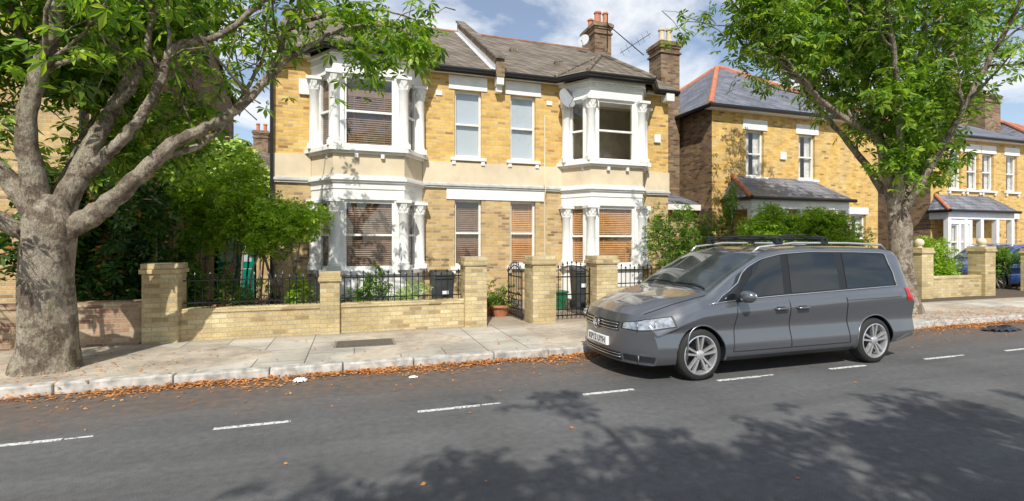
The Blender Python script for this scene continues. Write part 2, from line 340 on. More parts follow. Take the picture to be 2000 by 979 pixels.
def make_tree(label,base,trunk,limbs,leaf_ok,extra=(),nbr=7,leafsize=.18,dens=5,blen=(.8,1.8),group='street trees along the pavement',rs=1.0):
    T=thing('tree',label,'tree',base,group); m=MB()
    p,r=smooth_path(*trunk,sub=8); m.tube(p,r,28,jit=.05)
    pts=[]; ends=[]
    for lp,lr in limbs:
        p,r=smooth_path(lp,[q*rs for q in lr],8)
        p=[q+rv(.008) for q in p]; m.tube(p,r,14,jit=.05)
        n=len(p)
        for j in range(nbr):
            i=random.randint(int(n*.3),n-1); d0=(p[min(i+1,n-1)]-p[max(i-1,0)]).normalized()
            d=(d0*.6+rv(.55)+Vector((0,0,.25))).normalized(); L=random.uniform(*blen); q=p[i]; rr=min(r[i]*.55,.035)
            path=[q.copy()]
            for s in range(6):
                d=(d+rv(.16)+Vector((0,0,.05))).normalized(); q=q+d*L/6; path.append(q.copy())
            if leaf_ok(path[-1]) : m.tube(path,[rr*(1-.75*s/6) for s in range(7)],6)
            ends.append(path)
    for path in ends:
        for k in range(5):
            i=random.randint(2,6); q=path[i]; d=(rv(.6)).normalized(); L=random.uniform(.3,.75)
            tw=[q,q+d*L*.5+Vector((0,0,.04)),q+d*L+Vector((0,0,-.06))]
            if leaf_ok(tw[-1]): m.tube(tw,[.010,.008,.004],4)
            for s in range(dens):
                f=random.uniform(.3,1.1); c=q+d*L*f+rv(.12)
                if leaf_ok(c): pts.append(tuple(c))
    for (c,rad,n) in extra:
        for k in range(n):
            v=rv(1).normalized()*random.random()**.4; q=Vector((c[0]+v.x*rad[0],c[1]+v.y*rad[1],c[2]+v.z*rad[2]))
            for s in range(6): pts.append(tuple(q+rv(.14)))
    m.obj('trunk',T,M['bark'],smooth='all')
    leafmesh('crown',pts,leafsize,M['leaf'],T,asp=.38)
    return T
def okL(p):
    if p.y<5.6: return p.z>5.2
    if p.x>-.95: return (p.z>4.35+max(0,p.x)*.1 and p.x<1.2 and random.random()<.34) and p.z<7
    if p.x>-2: return p.z>3.8 and random.random()<.6
    return p.z>2.9 or (p.x<-3.9 and p.z>2.1)
limbs=[
 ([(-3.47,7.5,1.8),(-3.13,7.52,2.03),(-2.76,7.55,2.43),(-2.3,7.6,2.99),(-1.78,7.6,3.32),(-1.4,7.6,3.68),(-1.09,7.6,4.13),(-.9,7.6,4.7),(-.55,7.7,5.4),(-.2,7.8,6.2)],[.15,.125,.10,.08,.065,.06,.05,.042,.033,.025]),
 ([(-3.55,7.55,1.9),(-3.25,7.7,2.86),(-3.03,7.8,3.46),(-2.8,7.9,4.14),(-2.7,8.0,5.0),(-2.5,8.2,6.4),(-2.4,8.3,7.8)],[.16,.105,.088,.075,.065,.05,.03]),
 ([(-3.32,7.65,2.5),(-2.95,7.5,2.85),(-2.64,7.4,3.2),(-2.35,7.35,3.75),(-2.19,7.3,4.19),(-1.7,7.3,4.38),(-1.28,7.2,4.74),(-.8,7.1,5.3),(-.1,7.0,5.8)],[.085,.07,.06,.055,.048,.04,.035,.028,.02]),
 ([(-3.65,7.5,2.0),(-3.75,7.4,3.07),(-3.55,7.3,3.8),(-3.34,7.2,4.5),(-3.25,7.1,5.6),(-3.2,7.0,7.2)],[.15,.10,.085,.07,.05,.03]),
 ([(-3.65,7.5,1.9),(-4.0,7.5,2.5),(-4.6,7.5,3.1),(-5.2,7.6,3.9),(-5.9,7.7,5)],[.14,.10,.08,.06,.04]),
 ([(-3.72,7.45,1.75),(-4.1,7.3,2.05),(-4.7,7.1,2.3),(-5.4,7.0,2.9)],[.10,.085,.07,.05]),
 ([(-3.6,7.6,2.0),(-3.5,8.3,3.2),(-3.3,9.1,4.4),(-3.0,9.8,5.8)],[.12,.08,.06,.03]),
 ([(-2.55,7.57,2.75),(-2.0,7.9,3.1),(-1.6,8.3,3.9),(-1.3,8.6,4.8)],[.05,.04,.03,.02]),
 ([(-3.05,7.7,3.4),(-2.7,7.5,3.7),(-2.45,7.3,4.4),(-2.3,7.2,5.4)],[.055,.045,.035,.025]),
 ([(-3.6,7.5,3.6),(-3.9,7.6,4.2),(-4.1,7.7,5.0),(-4.2,7.8,6.0)],[.055,.045,.035,.025]),
 ([(-1.2,7.6,3.95),(-.7,7.5,4.4),(-.1,7.4,4.75),(.5,7.3,4.8),(1.0,7.2,4.6)],[.035,.028,.022,.015,.008]),
 ([(-.9,7.6,4.7),(-.3,7.8,5.1),(.5,7.9,5.3),(1.1,8,5.2)],[.03,.022,.015,.01]),
]
trunkL=([(-3.62,7.56,-.05),(-3.62,7.56,.10),(-3.61,7.55,.35),(-3.60,7.53,.9),(-3.60,7.5,1.5),(-3.58,7.5,1.9),(-3.56,7.55,2.25)],[.42,.36,.30,.262,.26,.26,.16])
exL=[((.45,7.4,4.5),(.7,.4,.4),20),((.95,7.3,4.6),(.3,.3,.22),10),((-.2,7.6,5.05),(.6,.4,.3),12),((.15,7.5,4.15),(.2,.2,.2),4),((-2.6,8.3,3.3),(.8,.5,.6),50),((-3.6,8.2,3.9),(.8,.5,.6),60),((-3.0,8.0,4.6),(.7,.5,.4),50),((-4.4,7.9,4.4),(.8,.5,.7),60),((-3.9,7.2,4.9),(.6,.5,.4),26),((-2.2,7.9,4.9),(.8,.6,.35),30),((-5.0,7.5,3.6),(.8,.5,.8),50),((-3.4,8.6,3.0),(.6,.4,.4),30),
     ((-3.8,7.0,7.2),(2.6,1.8,1.3),110)]
make_tree('large chestnut tree with thick pale spreading limbs on the pavement',(-3.62,7.55,.12),trunkL,limbs,okL,exL,nbr=8,dens=5)
def okR(p): 
    if p.z<2.7: return False
    if p.x<10.2: return p.z>4.2+(10.2-p.x)*.36 and random.random()<.9
    return p.z>2.8+max(0,p.x-12)*.85
limbsR=[
 ([(11.5,7.8,2.3),(11.2,7.75,3.1),(10.85,7.7,3.86),(10.1,7.65,4.15),(9.37,7.6,4.41),(8.28,7.6,5.05),(7.3,7.6,5.8),(6.7,7.6,6.4)],[.2,.14,.11,.09,.08,.06,.04,.02]),
 ([(11.5,7.8,2.3),(11.25,7.9,3.6),(11.1,8.0,4.45),(10.75,8.1,6.1),(10.6,8.2,7.6),(10.5,8.3,9)],[.22,.16,.14,.11,.07,.03]),
 ([(11.6,7.8,2.3),(12.0,7.7,3.6),(12.47,7.6,4.9),(13.1,7.5,6.6),(13.4,7.4,8.3)],[.22,.15,.12,.08,.04]),
 ([(11.7,7.8,2.5),(12.5,7.9,3.5),(13.3,8.0,4.25),(14.0,8.1,5.1),(14.6,8.2,5.95),(15.6,8.3,7)],[.13,.10,.08,.06,.04,.02]),
 ([(11.55,7.8,2.4),(11.0,7.4,3.5),(10.3,7.0,5.0),(9.6,6.7,6.3),(9.0,6.5,7.3)],[.14,.10,.08,.06,.03]),
 ([(11.55,7.8,2.6),(11.55,7.6,4.0),(11.75,7.5,5.6),(11.9,7.4,7.4)],[.15,.11,.09,.04]),
 ([(11.6,7.9,2.4),(11.7,8.8,3.8),(11.6,9.8,5.2),(11.5,10.6,6.6)],[.15,.11,.08,.03]),
 ([(11.6,7.7,2.4),(11.9,6.9,4.2),(12.1,6.2,5.8),(12.3,5.6,7.2)],[.13,.09,.06,.03]),
 ([(10.4,7.7,4.0),(9.9,7.9,4.9),(9.2,8.1,5.9),(8.6,8.2,6.9)],[.06,.05,.04,.02]),
 ([(9.0,7.6,4.6),(8.3,7.3,4.8),(7.6,7.2,5.2)],[.045,.03,.015]),
]
trunkR=([(11.9,7.8,-.05),(11.88,7.8,.15),(11.8,7.8,.5),(11.64,7.8,1.3),(11.57,7.8,2.1),(11.52,7.8,2.5)],[.34,.27,.225,.21,.22,.16])
exR=[((8.0,7.5,5.7),(.9,.7,.7),56),((7.3,7.4,6.2),(.6,.6,.7),42),((10.3,7.8,5.4),(1.0,1,.8),60),((11,7.6,7.4),(2.8,2,1.3),230),((11.2,7.5,4.7),(1.5,.9,1.0),120),((10.4,7.6,6.2),(1.6,1,.9),90),((12.2,7.6,3.5),(.7,.5,.6),40),((13.6,7.8,6.6),(1.4,1.3,1.1),80),((12.6,7.6,4.8),(.9,.8,.8),60),((9.4,7.5,6.4),(1.4,1,.9),70),((11.0,7.4,3.5),(.6,.3,.6),34)]
make_tree('leafy chestnut tree with forked pale trunk beside the parked car',(11.9,7.8,.12),trunkR,limbsR,okR,exR,nbr=12,dens=5,rs=.66)
def okN(p): return p.z>4.8 and p.y<-1.8
cx,cy=.2,-5.05
limbsN=[([(cx,cy,2.5),(cx+3.5*math.cos(a)*.5,cy+2.2*math.sin(a)*.5,5),(cx+3.4*math.cos(a),cy+2.0*math.sin(a),7+random.uniform(-.5,1.0))],[.18,.11,.03]) for a in np.arange(0,6.2,.9)]
exN=[((cx+4.3*math.cos(a),cy+2.0*math.sin(a),6.6+random.uniform(-.6,.4)),(.9,.7,.5),30) for a in np.arange(0,6.2,.5)]+[((cx,cy,6.9),(4.2,2.3,1.2),430),((cx+4.6,cy-1.0,6.8),(2.4,1.2,.9),120),((cx-2.9,cy+.9,6.8),(1.8,1.0,.6),80)]
make_tree('tall leafy street tree casting its shadow over the road',(cx,cy,.12),([(cx,cy,-.05),(cx,cy,1.2),(cx,cy,2.8)],[.42,.33,.25]),limbsN,okN,exN,nbr=8,dens=4,leafsize=.23)
# ------------------------------------------------------------------ shrubs
def shrub(label,c,rad,n,size,mat,nl=3,name='shrub',cat='shrub',stems=5,base=.1,asp=.45,droop=.3,flower=0,clumps=9):
    T=thing(name,label,cat,(c[0],c[1],base)); m=MB(); cl=[]
    for k in range(clumps):
        v=rv(1).normalized()*random.uniform(.3,.85); cl.append((Vector((c[0]+v.x*rad[0],c[1]+v.y*rad[1],c[2]+v.z*rad[2])),random.uniform(.3,.5)))
    for k in range(stems):
        q=cl[k%clumps][0]; b=Vector((c[0]+random.gauss(0,rad[0]*.15),c[1]+random.gauss(0,.1),base)); m.tube([b,(b+q)/2+rv(.06),q],[.03,.02,.008],6)
    m.obj('stem',T,M['bark'],smooth='all'); P=[]
    for k in range(n):
        q,s=random.choice(cl); v=rv(1).normalized()*random.random()**.35*s; P.append((q.x+v.x*rad[0],q.y+v.y*rad[1],max(base+.03,q.z+v.z*rad[2])))
    leafmesh('foliage',P,size,mat,T,nl=nl,asp=asp,droop=droop,spread=60)
    if flower: leafmesh('blossom',random.sample(P,flower),size*.7,M['flower'],T,nl=5,asp=.8,spread=72,droop=0,kind='stuff')
shrub('bright green small maple tree leaning over the garden railing',(-1.5,10.3,2.15),(1.2,.8,.75),2600,.10,M['leaf_lime'],5,'small_tree','tree',7,clumps=18)
shrub('bright green small maple tree leaning over the garden railing',(-2.3,10.7,2.5),(1.0,.8,.8),2000,.10,M['leaf_lime'],5,'small_tree','tree',5,clumps=15)
shrub('bright green leafy shrub filling the corner by the house',(-3.1,11.2,2.3),(.8,.6,.9),1500,.11,M['leaf_lime'],4,clumps=14)
shrub('dark evergreen shrub with glossy leaves behind the wall',(-3.75,10.2,1.6),(.9,.8,1.4),1700,.16,M['leaf_dark'],4,clumps=14)
shrub('dark evergreen shrub with glossy leaves behind the wall',(-3.1,10.6,1.1),(.6,.6,1.0),900,.13,M['leaf_mid'],4,clumps=10)
shrub('tall dark evergreen bush between the houses',(-4.9,10.4,1.9),(1.1,.7,1.6),1600,.17,M['leaf_dark'],4,clumps=14)
shrub('green leafy bush between the two houses',(-4.3,11.6,2.5),(.8,.7,1.0),1100,.15,M['leaf_mid'],4,clumps=12)
shrub('low rounded green bush behind the railing',(-.95,9.7,.75),(.4,.3,.55),420,.09,M['leaf_lime'],3)
shrub('pink flowering bush behind the railing',(-1.75,9.8,.55),(.5,.35,.5),420,.08,M['leaf_mid'],3,flower=30)
shrub('low green plants behind the front railing',(.25,9.7,.75),(.55,.3,.5),420,.10,M['leaf_mid'],3)
shrub('low green plants behind the front railing',(.95,9.8,.6),(.5,.3,.4),250,.09,M['leaf_ivy'],3)
shrub('climbing leafy shrub beside the end of the house',(7.75,10.6,1.6),(.8,.6,1.4),1600,.10,M['leaf_mid'],3,clumps=16)
shrub('climbing leafy shrub beside the end of the house',(9.0,11.2,1.7),(.6,.5,1.3),1100,.10,M['leaf_mid'],3,clumps=12)
shrub('slender tall shrub growing beside the neighbouring house',(10.7,12.0,2.2),(.45,.4,1.6),600,.10,M['leaf_mid'],3,clumps=12)
shrub('broad green bush behind the front wall',(10.4,10.3,1.95),(1.2,.8,.75),3400,.12,M['leaf_lime'],3,clumps=28)
shrub('broad green bush behind the front wall',(12.2,10.3,1.9),(1.3,.8,.75),3400,.12,M['leaf_lime'],3,clumps=28)
shrub('broad green bush behind the front wall',(14.2,10.8,1.2),(1.0,.7,.6),1000,.11,M['leaf_mid'],3,clumps=12)
shrub('clipped green hedge behind low brick wall',(16.8,10.5,1.15),(1.4,.45,.75),3200,.10,M['leaf_lime'],3,'hedge','hedge',clumps=30)
shrub('dark green bush at the driveway',(21.4,10.9,1.0),(1.1,.6,.8),1300,.11,M['leaf_mid'],3,clumps=12)
# ------------------------------------------------------------------ windows
def window(parent,X,w,z0,z1,blind='white',sill=True,recess=.1,label=None,mull=True):
    m=MB(X); zm=(z0+z1)/2; y=recess+.05
    m.quad((-w/2,y,z0),(w/2,y,z0),(w/2,y,zm),(-w/2,y,zm)); m.quad((-w/2,y-.03,zm),(w/2,y-.03,zm),(w/2,y-.03,z1),(-w/2,y-.03,z1))
    win=m.obj('window',parent,M['glass'])
    f=MB(X); a=recess; b=recess+.075
    f.box(-w/2,-w/2+.055,a,b,z0,z1); f.box(w/2-.055,w/2,a,b,z0,z1); f.box(-w/2+.055,w/2-.055,a+.005,b,z1-.06,z1); f.box(-w/2+.055,w/2-.055,a+.005,b,z0,z0+.08); f.box(-w/2+.055,w/2-.055,a-.01,b-.01,zm-.025,zm+.025)
    f.obj('frame',win,M['white'])
    if sill:
        s=MB(X); s.box(-w/2-.12,w/2+.12,-.09,recess-.002,z0-.09,z0-.004); s.box(-w/2-.08,-w/2+.02,-.07,-.003,z0-.2,z0-.092); s.box(w/2-.02,w/2+.08,-.07,-.003,z0-.2,z0-.092); s.obj('sill',win,M['white'],bevel=.008)
    bl=MB(X); y2=y+.035
    if blind in('dark','org','darkhalf'):
        zt=z1-.05 if blind!='darkhalf' else z0+(z1-z0)*.72; zb=z0+.05; z=zb
        while z<zt: bl.quad((-w/2+.03,y2,z),(w/2-.03,y2,z),(w/2-.03,y2+.022,z+.038),(-w/2+.03,y2+.022,z+.038)); z+=.052
        for xx in (-w*.3,w*.3): bl.box(xx-.010,xx+.010,y2-.006,y2-.003,zb,zt)
        if blind=='darkhalf': bl.box(-w/2+.03,w/2-.03,y2,y2+.04,zt,zt+.16)
        bl.obj('blind',win,M['blind_org'] if blind=='org' else M['blind_dark'])
    elif blind=='white': bl.quad((-w/2,y2,z0),(w/2,y2,z0),(w/2,y2,z1),(-w/2,y2,z1)); bl.obj('blind',win,M['blind_white'])
    elif blind=='curtain':
        for a0,a1 in ((-w/2,-w*.12),(w*.12,w/2)):
            n=10
            for i in range(n):
                xa=a0+(a1-a0)*i/n; xb=a0+(a1-a0)*(i+1)/n; ya=y+.05+.03*(i%2); yb=y+.05+.03*((i+1)%2); bl.quad((xa,ya,z0),(xb,yb,z0),(xb,yb,z1),(xa,ya,z1))
        bl.obj('curtain',win,M['curtain'])
    return win
def XF(x,y,a=0): return Matrix.Translation((x,y,0))@Matrix.Rotation(a,4,'Z')
def column(house_part,x,y,z0,z1,r=.12):
    m=MB(); m.box(x-r*1.3,x+r*1.3,y-r*1.3,y+r*1.3,z0,z0+.12)
    m.lathe([(r*1.2,z0+.12),(r*1.25,z0+.16),(r,z0+.2),(r*.96,z1-.33),(r*1.1,z1-.31),(r*1.1,z1-.29),(r*.98,z1-.28),(r*1.12,z1-.18),(r*1.4,z1-.07)],(x,y,0),16)
    for k in range(8):
        a=k*math.pi/4
        for (zz,rr,h) in ((z1-.24,r*1.04,.08),(z1-.14,r*1.18,.07)):
            cx=x+rr*math.cos(a+(.39 if h==.07 else 0)); cy=y+rr*math.sin(a+(.39 if h==.07 else 0)); m.lathe([(.01,zz-.04),(.026,zz),(.034,zz+h*.5),(.012,zz+h*.7)],(cx,cy,0),6)
    m.box(x-r*1.5,x+r*1.5,y-r*1.5,y+r*1.5,z1-.07,z1)
    return m.obj('column',house_part,M['white'],smooth=True)
def chimney(parent,x0,x1,y0,y1,z0,z1,pots,mat='brick_chim',name='chimney'):
    m=MB(); m.box(x0,x1,y0,y1,z0,z1-.25); m.box(x0-.05,x1+.05,y0-.05,y1+.05,z1-.45,z1-.38); m.box(x0-.04,x1+.04,y0-.04,y1+.04,z1-.25,z1-.17); m.box(x0-.08,x1+.08,y0-.08,y1+.08,z1-.17,z1-.06); m.box(x0-.03,x1+.03,y0-.03,y1+.03,z1-.06,z1)
    c=m.obj(name,parent,M[mat])
    for (px,py,h,mm) in pots:
        q=MB(); q.lathe([(.13,z1),(.12,z1+.1),(.10,z1+.15),(.095,z1+h*.8),(.125,z1+h*.84),(.125,z1+h*.92),(.10,z1+h)],(px,py,0),14); q.obj('chimney_pot',c,M[mm],smooth=True)
    return c
# ------------------------------------------------------------------ main pair of houses
H=thing('semi_detached_house','yellow brick pair of houses with white column bay windows','house',(3.68,13,.1))
HX0,HX1=-1.893,9.247; YF=13.0; XB=(.35,7.02); XW=(2.93,4.50)
ops_up=[(x-.37,x+.37,3.98,5.80) for x in XW]+[(x-1.0,x+1.0,3.95,5.7) for x in XB]
ops_lo=[(x-.37,x+.37,1.05,2.85) for x in XW]+[(x-1.0,x+1.0,1.03,2.7) for x in XB]
m=MB(); m.wall(HX0,HX1,3.85,6.32,YF,ops_up); w1=m.obj('upper_wall',H,M['brick_up'])
m=MB(); m.wall(HX0,HX1,.0,3.15,YF,ops_lo); m.obj('lower_wall',H,M['brick_low'])
m=MB(); m.quad((HX1,YF,0),(HX1,22,0),(HX1,22,6.3),(HX1,YF,6.3)); m.quad((HX0,22,0),(HX0,YF,0),(HX0,YF,6.3),(HX0,22,6.3)); m.quad((HX1,22,0),(HX0,22,0),(HX0,22,6.3),(HX1,22,6.3))
for X in (HX0,HX1): m.add([(X,YF,6.3),(X,22.6,6.3),(X,17.8,9.35)],[(0,1,2)])
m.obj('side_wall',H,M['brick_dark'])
m=MB(); m.box(HX0+.1,HX1-.1,14.0,14.1,.1,6.2); m.box(HX0+.1,HX1-.1,13.25,14.0,.1,.2); m.box(HX0+.1,HX1-.1,13.25,14.0,3.1,3.3); m.box(3.66,3.7,13.25,14.0,.2,6.2); m.obj('interior',H,M['room'])
def cant(off): return lambda xc:[(xc-1.33-off*1.15,YF+.05),(xc-1.33-off*1.15,YF-off*.2),(xc-.80-off*.62,12.25-off),(xc+.80+off*.62,12.25-off),(xc+1.33+off*1.15,YF-off*.2),(xc+1.33+off*1.15,YF+.05)]
segs=[(HX0-.02,XB[0]-1.36),(XB[0]+1.36,XB[1]-1.36),(XB[1]+1.36,HX1+.02)]
for a,b in segs:
    m=MB(); m.box(a,b,YF-.035,YF+.1,3.29,3.849); m.obj('render_band',H,M['cream'])
    m=MB(); m.box(a,b,YF-.06,YF+.1,3.15,3.2); m.box(a,b,YF-.09,YF+.1,3.2,3.26); m.box(a,b,YF-.05,YF+.1,3.26,3.29); m.obj('string_course',H,M['stringm'],bevel=.006)
MB().box(2.34,5.13,YF-.03,YF+.1,2.852,3.148).obj('lintel',H,M['white'],bevel=.006)
for x in XW: MB().box(x-.53,x+.53,YF-.03,YF+.1,5.802,6.17).obj('lintel',H,M['white'],bevel=.006)
for x in XW: window(H,XF(x,YF),.74,3.98,5.80,'white')
window(H,XF(XW[0],YF),.74,1.05,2.85,'dark'); window(H,XF(XW[1],YF),.74,1.05,2.85,'org')
ang=math.atan2(.75,.53); LF=math.hypot(.53,.75)
for bi,xc in enumerate(XB):
    m=MB()
    m.prism(cant(.02)(xc),0,.93); m.prism(cant(.10)(xc),.93,1.03)
    m.prism(cant(.02)(xc),2.72,2.97); m.prism(cant(.04)(xc),2.97,3.0); m.prism(cant(.03)(xc),3.0,3.12); m.prism(cant(.07)(xc),3.12,3.17)
    m.prism(cant(.11)(xc),3.17,3.22); m.prism(cant(.06)(xc),3.22,3.29)
    m.prism(cant(.08)(xc),3.80,3.86); m.prism(cant(.16)(xc),3.86,3.95)
    m.prism(cant(.02)(xc),5.70,5.96); m.prism(cant(.05)(xc),5.96,6.0); m.prism(cant(.03)(xc),6.0,6.12); m.prism(cant(.10)(xc),6.12,6.2)
    for z0,z1 in ((1.03,2.72),(3.95,5.70)):
        for (ox,oy,a,L,o0,o1) in ((xc-1.33,YF,-ang,LF,.24,.70),(xc-.80,12.25,0,1.6,.22,1.38),(xc+.80,12.25,ang,LF,LF-.70,LF-.24)):
            q=MB(XF(ox,oy,a)); q.wall(0,L,z0,z1,0,[(o0,o1,z0+.02,z1-.02)],.12); b0=len(m.v); m.v+=q.v; m.f+=[[i+b0 for i in f] for f in q.f]; m.mi+=[0]*len(q.f)
    for k in range(9):
        x=xc-.72+k*.18; m.box(x-.02,x+.02,12.25-.07,12.25-.02,6.06,6.119)
    for x in (xc-.95,xc-.3,xc+.3,xc+.95): m.box(x-.04,x+.04,12.25-.11 if abs(x-xc)<.8 else 12.4,12.5,3.70,3.80)
    bay=m.obj('bay_window',H,M['white'])
    m=MB(); m.prism(cant(.03)(xc),3.29,3.80); m.obj('cream_panel',bay,M['cream'])
    for z0,z1 in ((1.03,2.72),(3.95,5.70)):
        for (x,y) in ((xc-.80,12.24),(xc+.80,12.24),(xc-1.27,12.86),(xc+1.27,12.86)): column(bay,x,y,z0,z1)
        up=z0>3
        bl=('darkhalf' if up and bi==0 else 'none' if up else ('dark' if bi==0 else 'org'))
        window(H,XF(xc,12.25),1.16,z0+.02,z1-.02,bl,False,.04)
        for sgn in (-1,1):
            a=sgn*ang; ox,oy=(xc-1.33,YF) if sgn<0 else (xc+.80,12.25); s=.47 if sgn<0 else LF-.47
            window(H,XF(ox+s*math.cos(a),oy+s*math.sin(a),a),.46,z0+.02,z1-.02,bl,False,.04)
gp=[(HX0-.12,12.72)]
for xc in XB: gp+=[(xc-1.62,12.72),(xc-1.02,11.97),(xc+1.02,11.97),(xc+1.62,12.72)]
gp+=[(HX1+.2,12.72)]
gut=MB(); gut.tube([(x,y,6.27) for x,y in gp],.062,8); gut.obj('gutter',H,M['black'],smooth=True)
MB().tube([(x,y+.06,6.215) for x,y in gp],.05,6).obj('fascia',H,M['black'],smooth=True)
MB().tube([(HX0+.02,12.9,6.2),(HX0+.02,12.92,3),(HX0+.02,12.92,.2)],.04,8).obj('downpipe',H,M['black'],smooth=True)
m=MB(); m.tube([(5.12,12.93,5.3),(5.12,12.93,3.4),(5.12,12.85,3.2),(5.12,12.93,3.0),(5.12,12.93,.3)],.022,8); m.obj('downpipe',H,M['cream'],smooth=True)
for a,b in segs: MB().box(a,b,12.78,YF-.001,6.2,6.26).obj('soffit',H,M['white'])
MB().box(3.65,3.85,12.68,12.99,5.95,6.26).box(3.67,3.83,12.8,12.99,5.78,5.95).obj('eaves_bracket',H,M['white'],bevel=.01)
MB().box(HX0-.02,HX0+.26,12.7,12.99,5.98,6.24).obj('eaves_bracket',H,M['white'],bevel=.01); MB().box(HX1-.26,HX1+.02,12.7,12.99,5.98,6.24).obj('eaves_bracket',H,M['white'],bevel=.01)
m=MB(); e=(12.68,6.31); rg=(17.8,9.42); sl=(rg[1]-e[1])/(rg[0]-e[0])
a,b=HX0-.15,HX1+.2
m.quad((a,e[0],e[1]),(b,e[0],e[1]),(b,rg[0],rg[1]),(a,rg[0],rg[1])); m.quad((a,rg[0],rg[1]),(b,rg[0],rg[1]),(b,22.9,6.31),(a,22.9,6.31)); m.quad((a,e[0],e[1]-.06),(b,e[0],e[1]-.06),(b,e[0],e[1]),(a,e[0],e[1]))
for X in (a,b): m.add([(X,e[0],e[1]-.1),(X,e[0],e[1]),(X,rg[0],rg[1]),(X,rg[0],rg[1]-.1)],[(0,1,2,3)])
roof=m.obj('roof',H,M['tile'])
for xc in XB:
    A=(xc-1.68,12.68,6.3);B=(xc-1.06,11.92,6.3);Cc=(xc+1.06,11.92,6.3);D=(xc+1.68,12.68,6.3);ap=(xc,13.15,7.28);bk=(xc,e[0]+(7.28-e[1])/sl+.05,7.28)
    m=MB(); m.add([A,B,Cc,D,ap,bk],[(1,2,4),(0,1,4),(2,3,4),(0,4,5),(4,3,5)]); br=m.obj('bay_roof',roof,M['tile'])
    ap=(xc,13.15,7.3)
    for q in ((xc-1.06,11.92,6.32),(xc+1.06,11.92,6.32),(xc-1.68,12.68,6.32),(xc+1.68,12.68,6.32),(xc,e[0]+(7.28-e[1])/sl,7.3)): MB().tube([q,ap],.06,8).obj('hip_tile',roof,M['tile'],smooth=True)
for a,b in ((HX0-.15,3.60),(3.88,HX1+.2)): MB().tube([(a,rg[0],rg[1]-.01),(b,rg[0],rg[1]-.01)],.07,8).obj('ridge_tile',roof,M['ridge_br'],smooth=True)
m=MB(); pa,pb=3.62,3.86
m.add([(pa,12.66,6.15),(pb,12.66,6.15),(pb,12.66,6.62),(pa,12.66,6.62),(pa,17.9,9.2),(pb,17.9,9.2),(pb,17.9,9.84),(pa,17.9,9.84)],[(0,1,2,3),(4,7,6,5),(1,5,6,2),(0,3,7,4),(3,2,6,7)]); par=m.obj('party_wall_parapet',H,M['brick_chim'])
m=MB(); a,b=pa-.04,pb+.04; m.add([(a,12.6,6.62),(b,12.6,6.62),(b,12.6,6.68),(a,12.6,6.68),(a,18,9.87),(b,18,9.87),(b,18,9.94),(a,18,9.94)],[(0,1,2,3),(4,7,6,5),(1,5,6,2),(0,3,7,4),(3,2,6,7),(0,4,5,1)]); m.obj('coping',par,M['tile'])
m=MB(); z=lambda Y:e[1]+(Y-e[0])*sl; m.quad((pa-.14,12.7,z(12.7)+.02),(pa-.003,12.7,z(12.7)+.02),(pa-.003,17.8,z(17.8)+.02),(pa-.14,17.8,z(17.8)+.02)); m.quad((pa-.004,12.7,z(12.7)),(pa-.004,12.7,z(12.7)+.15),(pa-.004,17.8,z(17.8)+.15),(pa-.004,17.8,z(17.8))); m.obj('flashing',roof,M['lead'])
for (vx,vy) in ((6.0,14.2),(4.9,15.4)): MB().box(vx,vx+.25,vy,vy+.3,z(vy)+.0,z(vy)+.16).obj('roof_vent',roof,M['tile'])
ch=chimney(roof,8.9,9.62,17.2,18.3,8.6,10.3,[(9.07,17.35,.45,'terra'),(9.27,17.6,.6,'terra'),(9.46,17.4,.5,'terra'),(9.12,18.0,.45,'terra'),(9.42,18.05,.5,'terra')])
m=MB(); m.tube([(9.4,17.1,9.3),(9.4,17.1,10.6)],.02,6)
m.tube([(9.4,17.1,10.2),(10.9,16.9,9.1)],.018,6); m.tube([(9.9,17,9.1),(11.2,16.9,10.0)],.015,6)
for k in range(6): u=k/5; c=Vector((10.0,17,9.15)).lerp(Vector((11.1,16.9,9.95)),u); m.tube([c-Vector((.08,0,-.14)),c+Vector((.08,0,-.14))],.007,4)
m.obj('television_aerial',roof,M['black'])
def dish(c,r,aim,mat,arm=True):
    m=MB(Matrix.Translation(c)@Vector(aim).normalized().to_track_quat('Z','Y').to_matrix().to_4x4()); m.lathe([(r,.25*r),(r*.7,.12*r),(r*.35,.03*r),(.005,0),(.005,-.01),(r*.35,.02*r),(r*.7,.11*r),(r*1.01,.24*r)],(0,0,0),24); m.tube([(0,-r,0),(0,-.1,r*1.1)],.012,6); m.lathe([(.03,r*1.0),(.03,r*1.2)],(0,-.1,0),8); m.tube([(0,0,-.25),(0,0,0)],.02,6); return m.obj('satellite_dish',H,mat,smooth=True)
dish((5.66,12.68,5.72),.29,(.3,-1,.25),M['dish']); dish((8.3,16.9,9.35),.22,(-1,-.8,.2),M['lead'])
m=MB(); m.box(-1.28,-1.02,12.93,12.999,5.3,5.68); m.obj('alarm_box',H,M['white'],bevel=.01); m=MB(); m.box(8.72,8.94,12.93,12.999,4.75,5.0); m.obj('alarm_box',H,M['white'],bevel=.01)
MB().box(2.05,2.22,12.97,12.999,5.6,5.72).obj('air_vent',H,M['white']); MB().box(5.2,5.37,12.97,12.999,5.6,5.72).obj('air_vent',H,M['white'])
m=MB(); m.box(8.78,9.05,12.98,12.999,2.2,2.42); m.obj('wall_plaque',H,M['rust'])
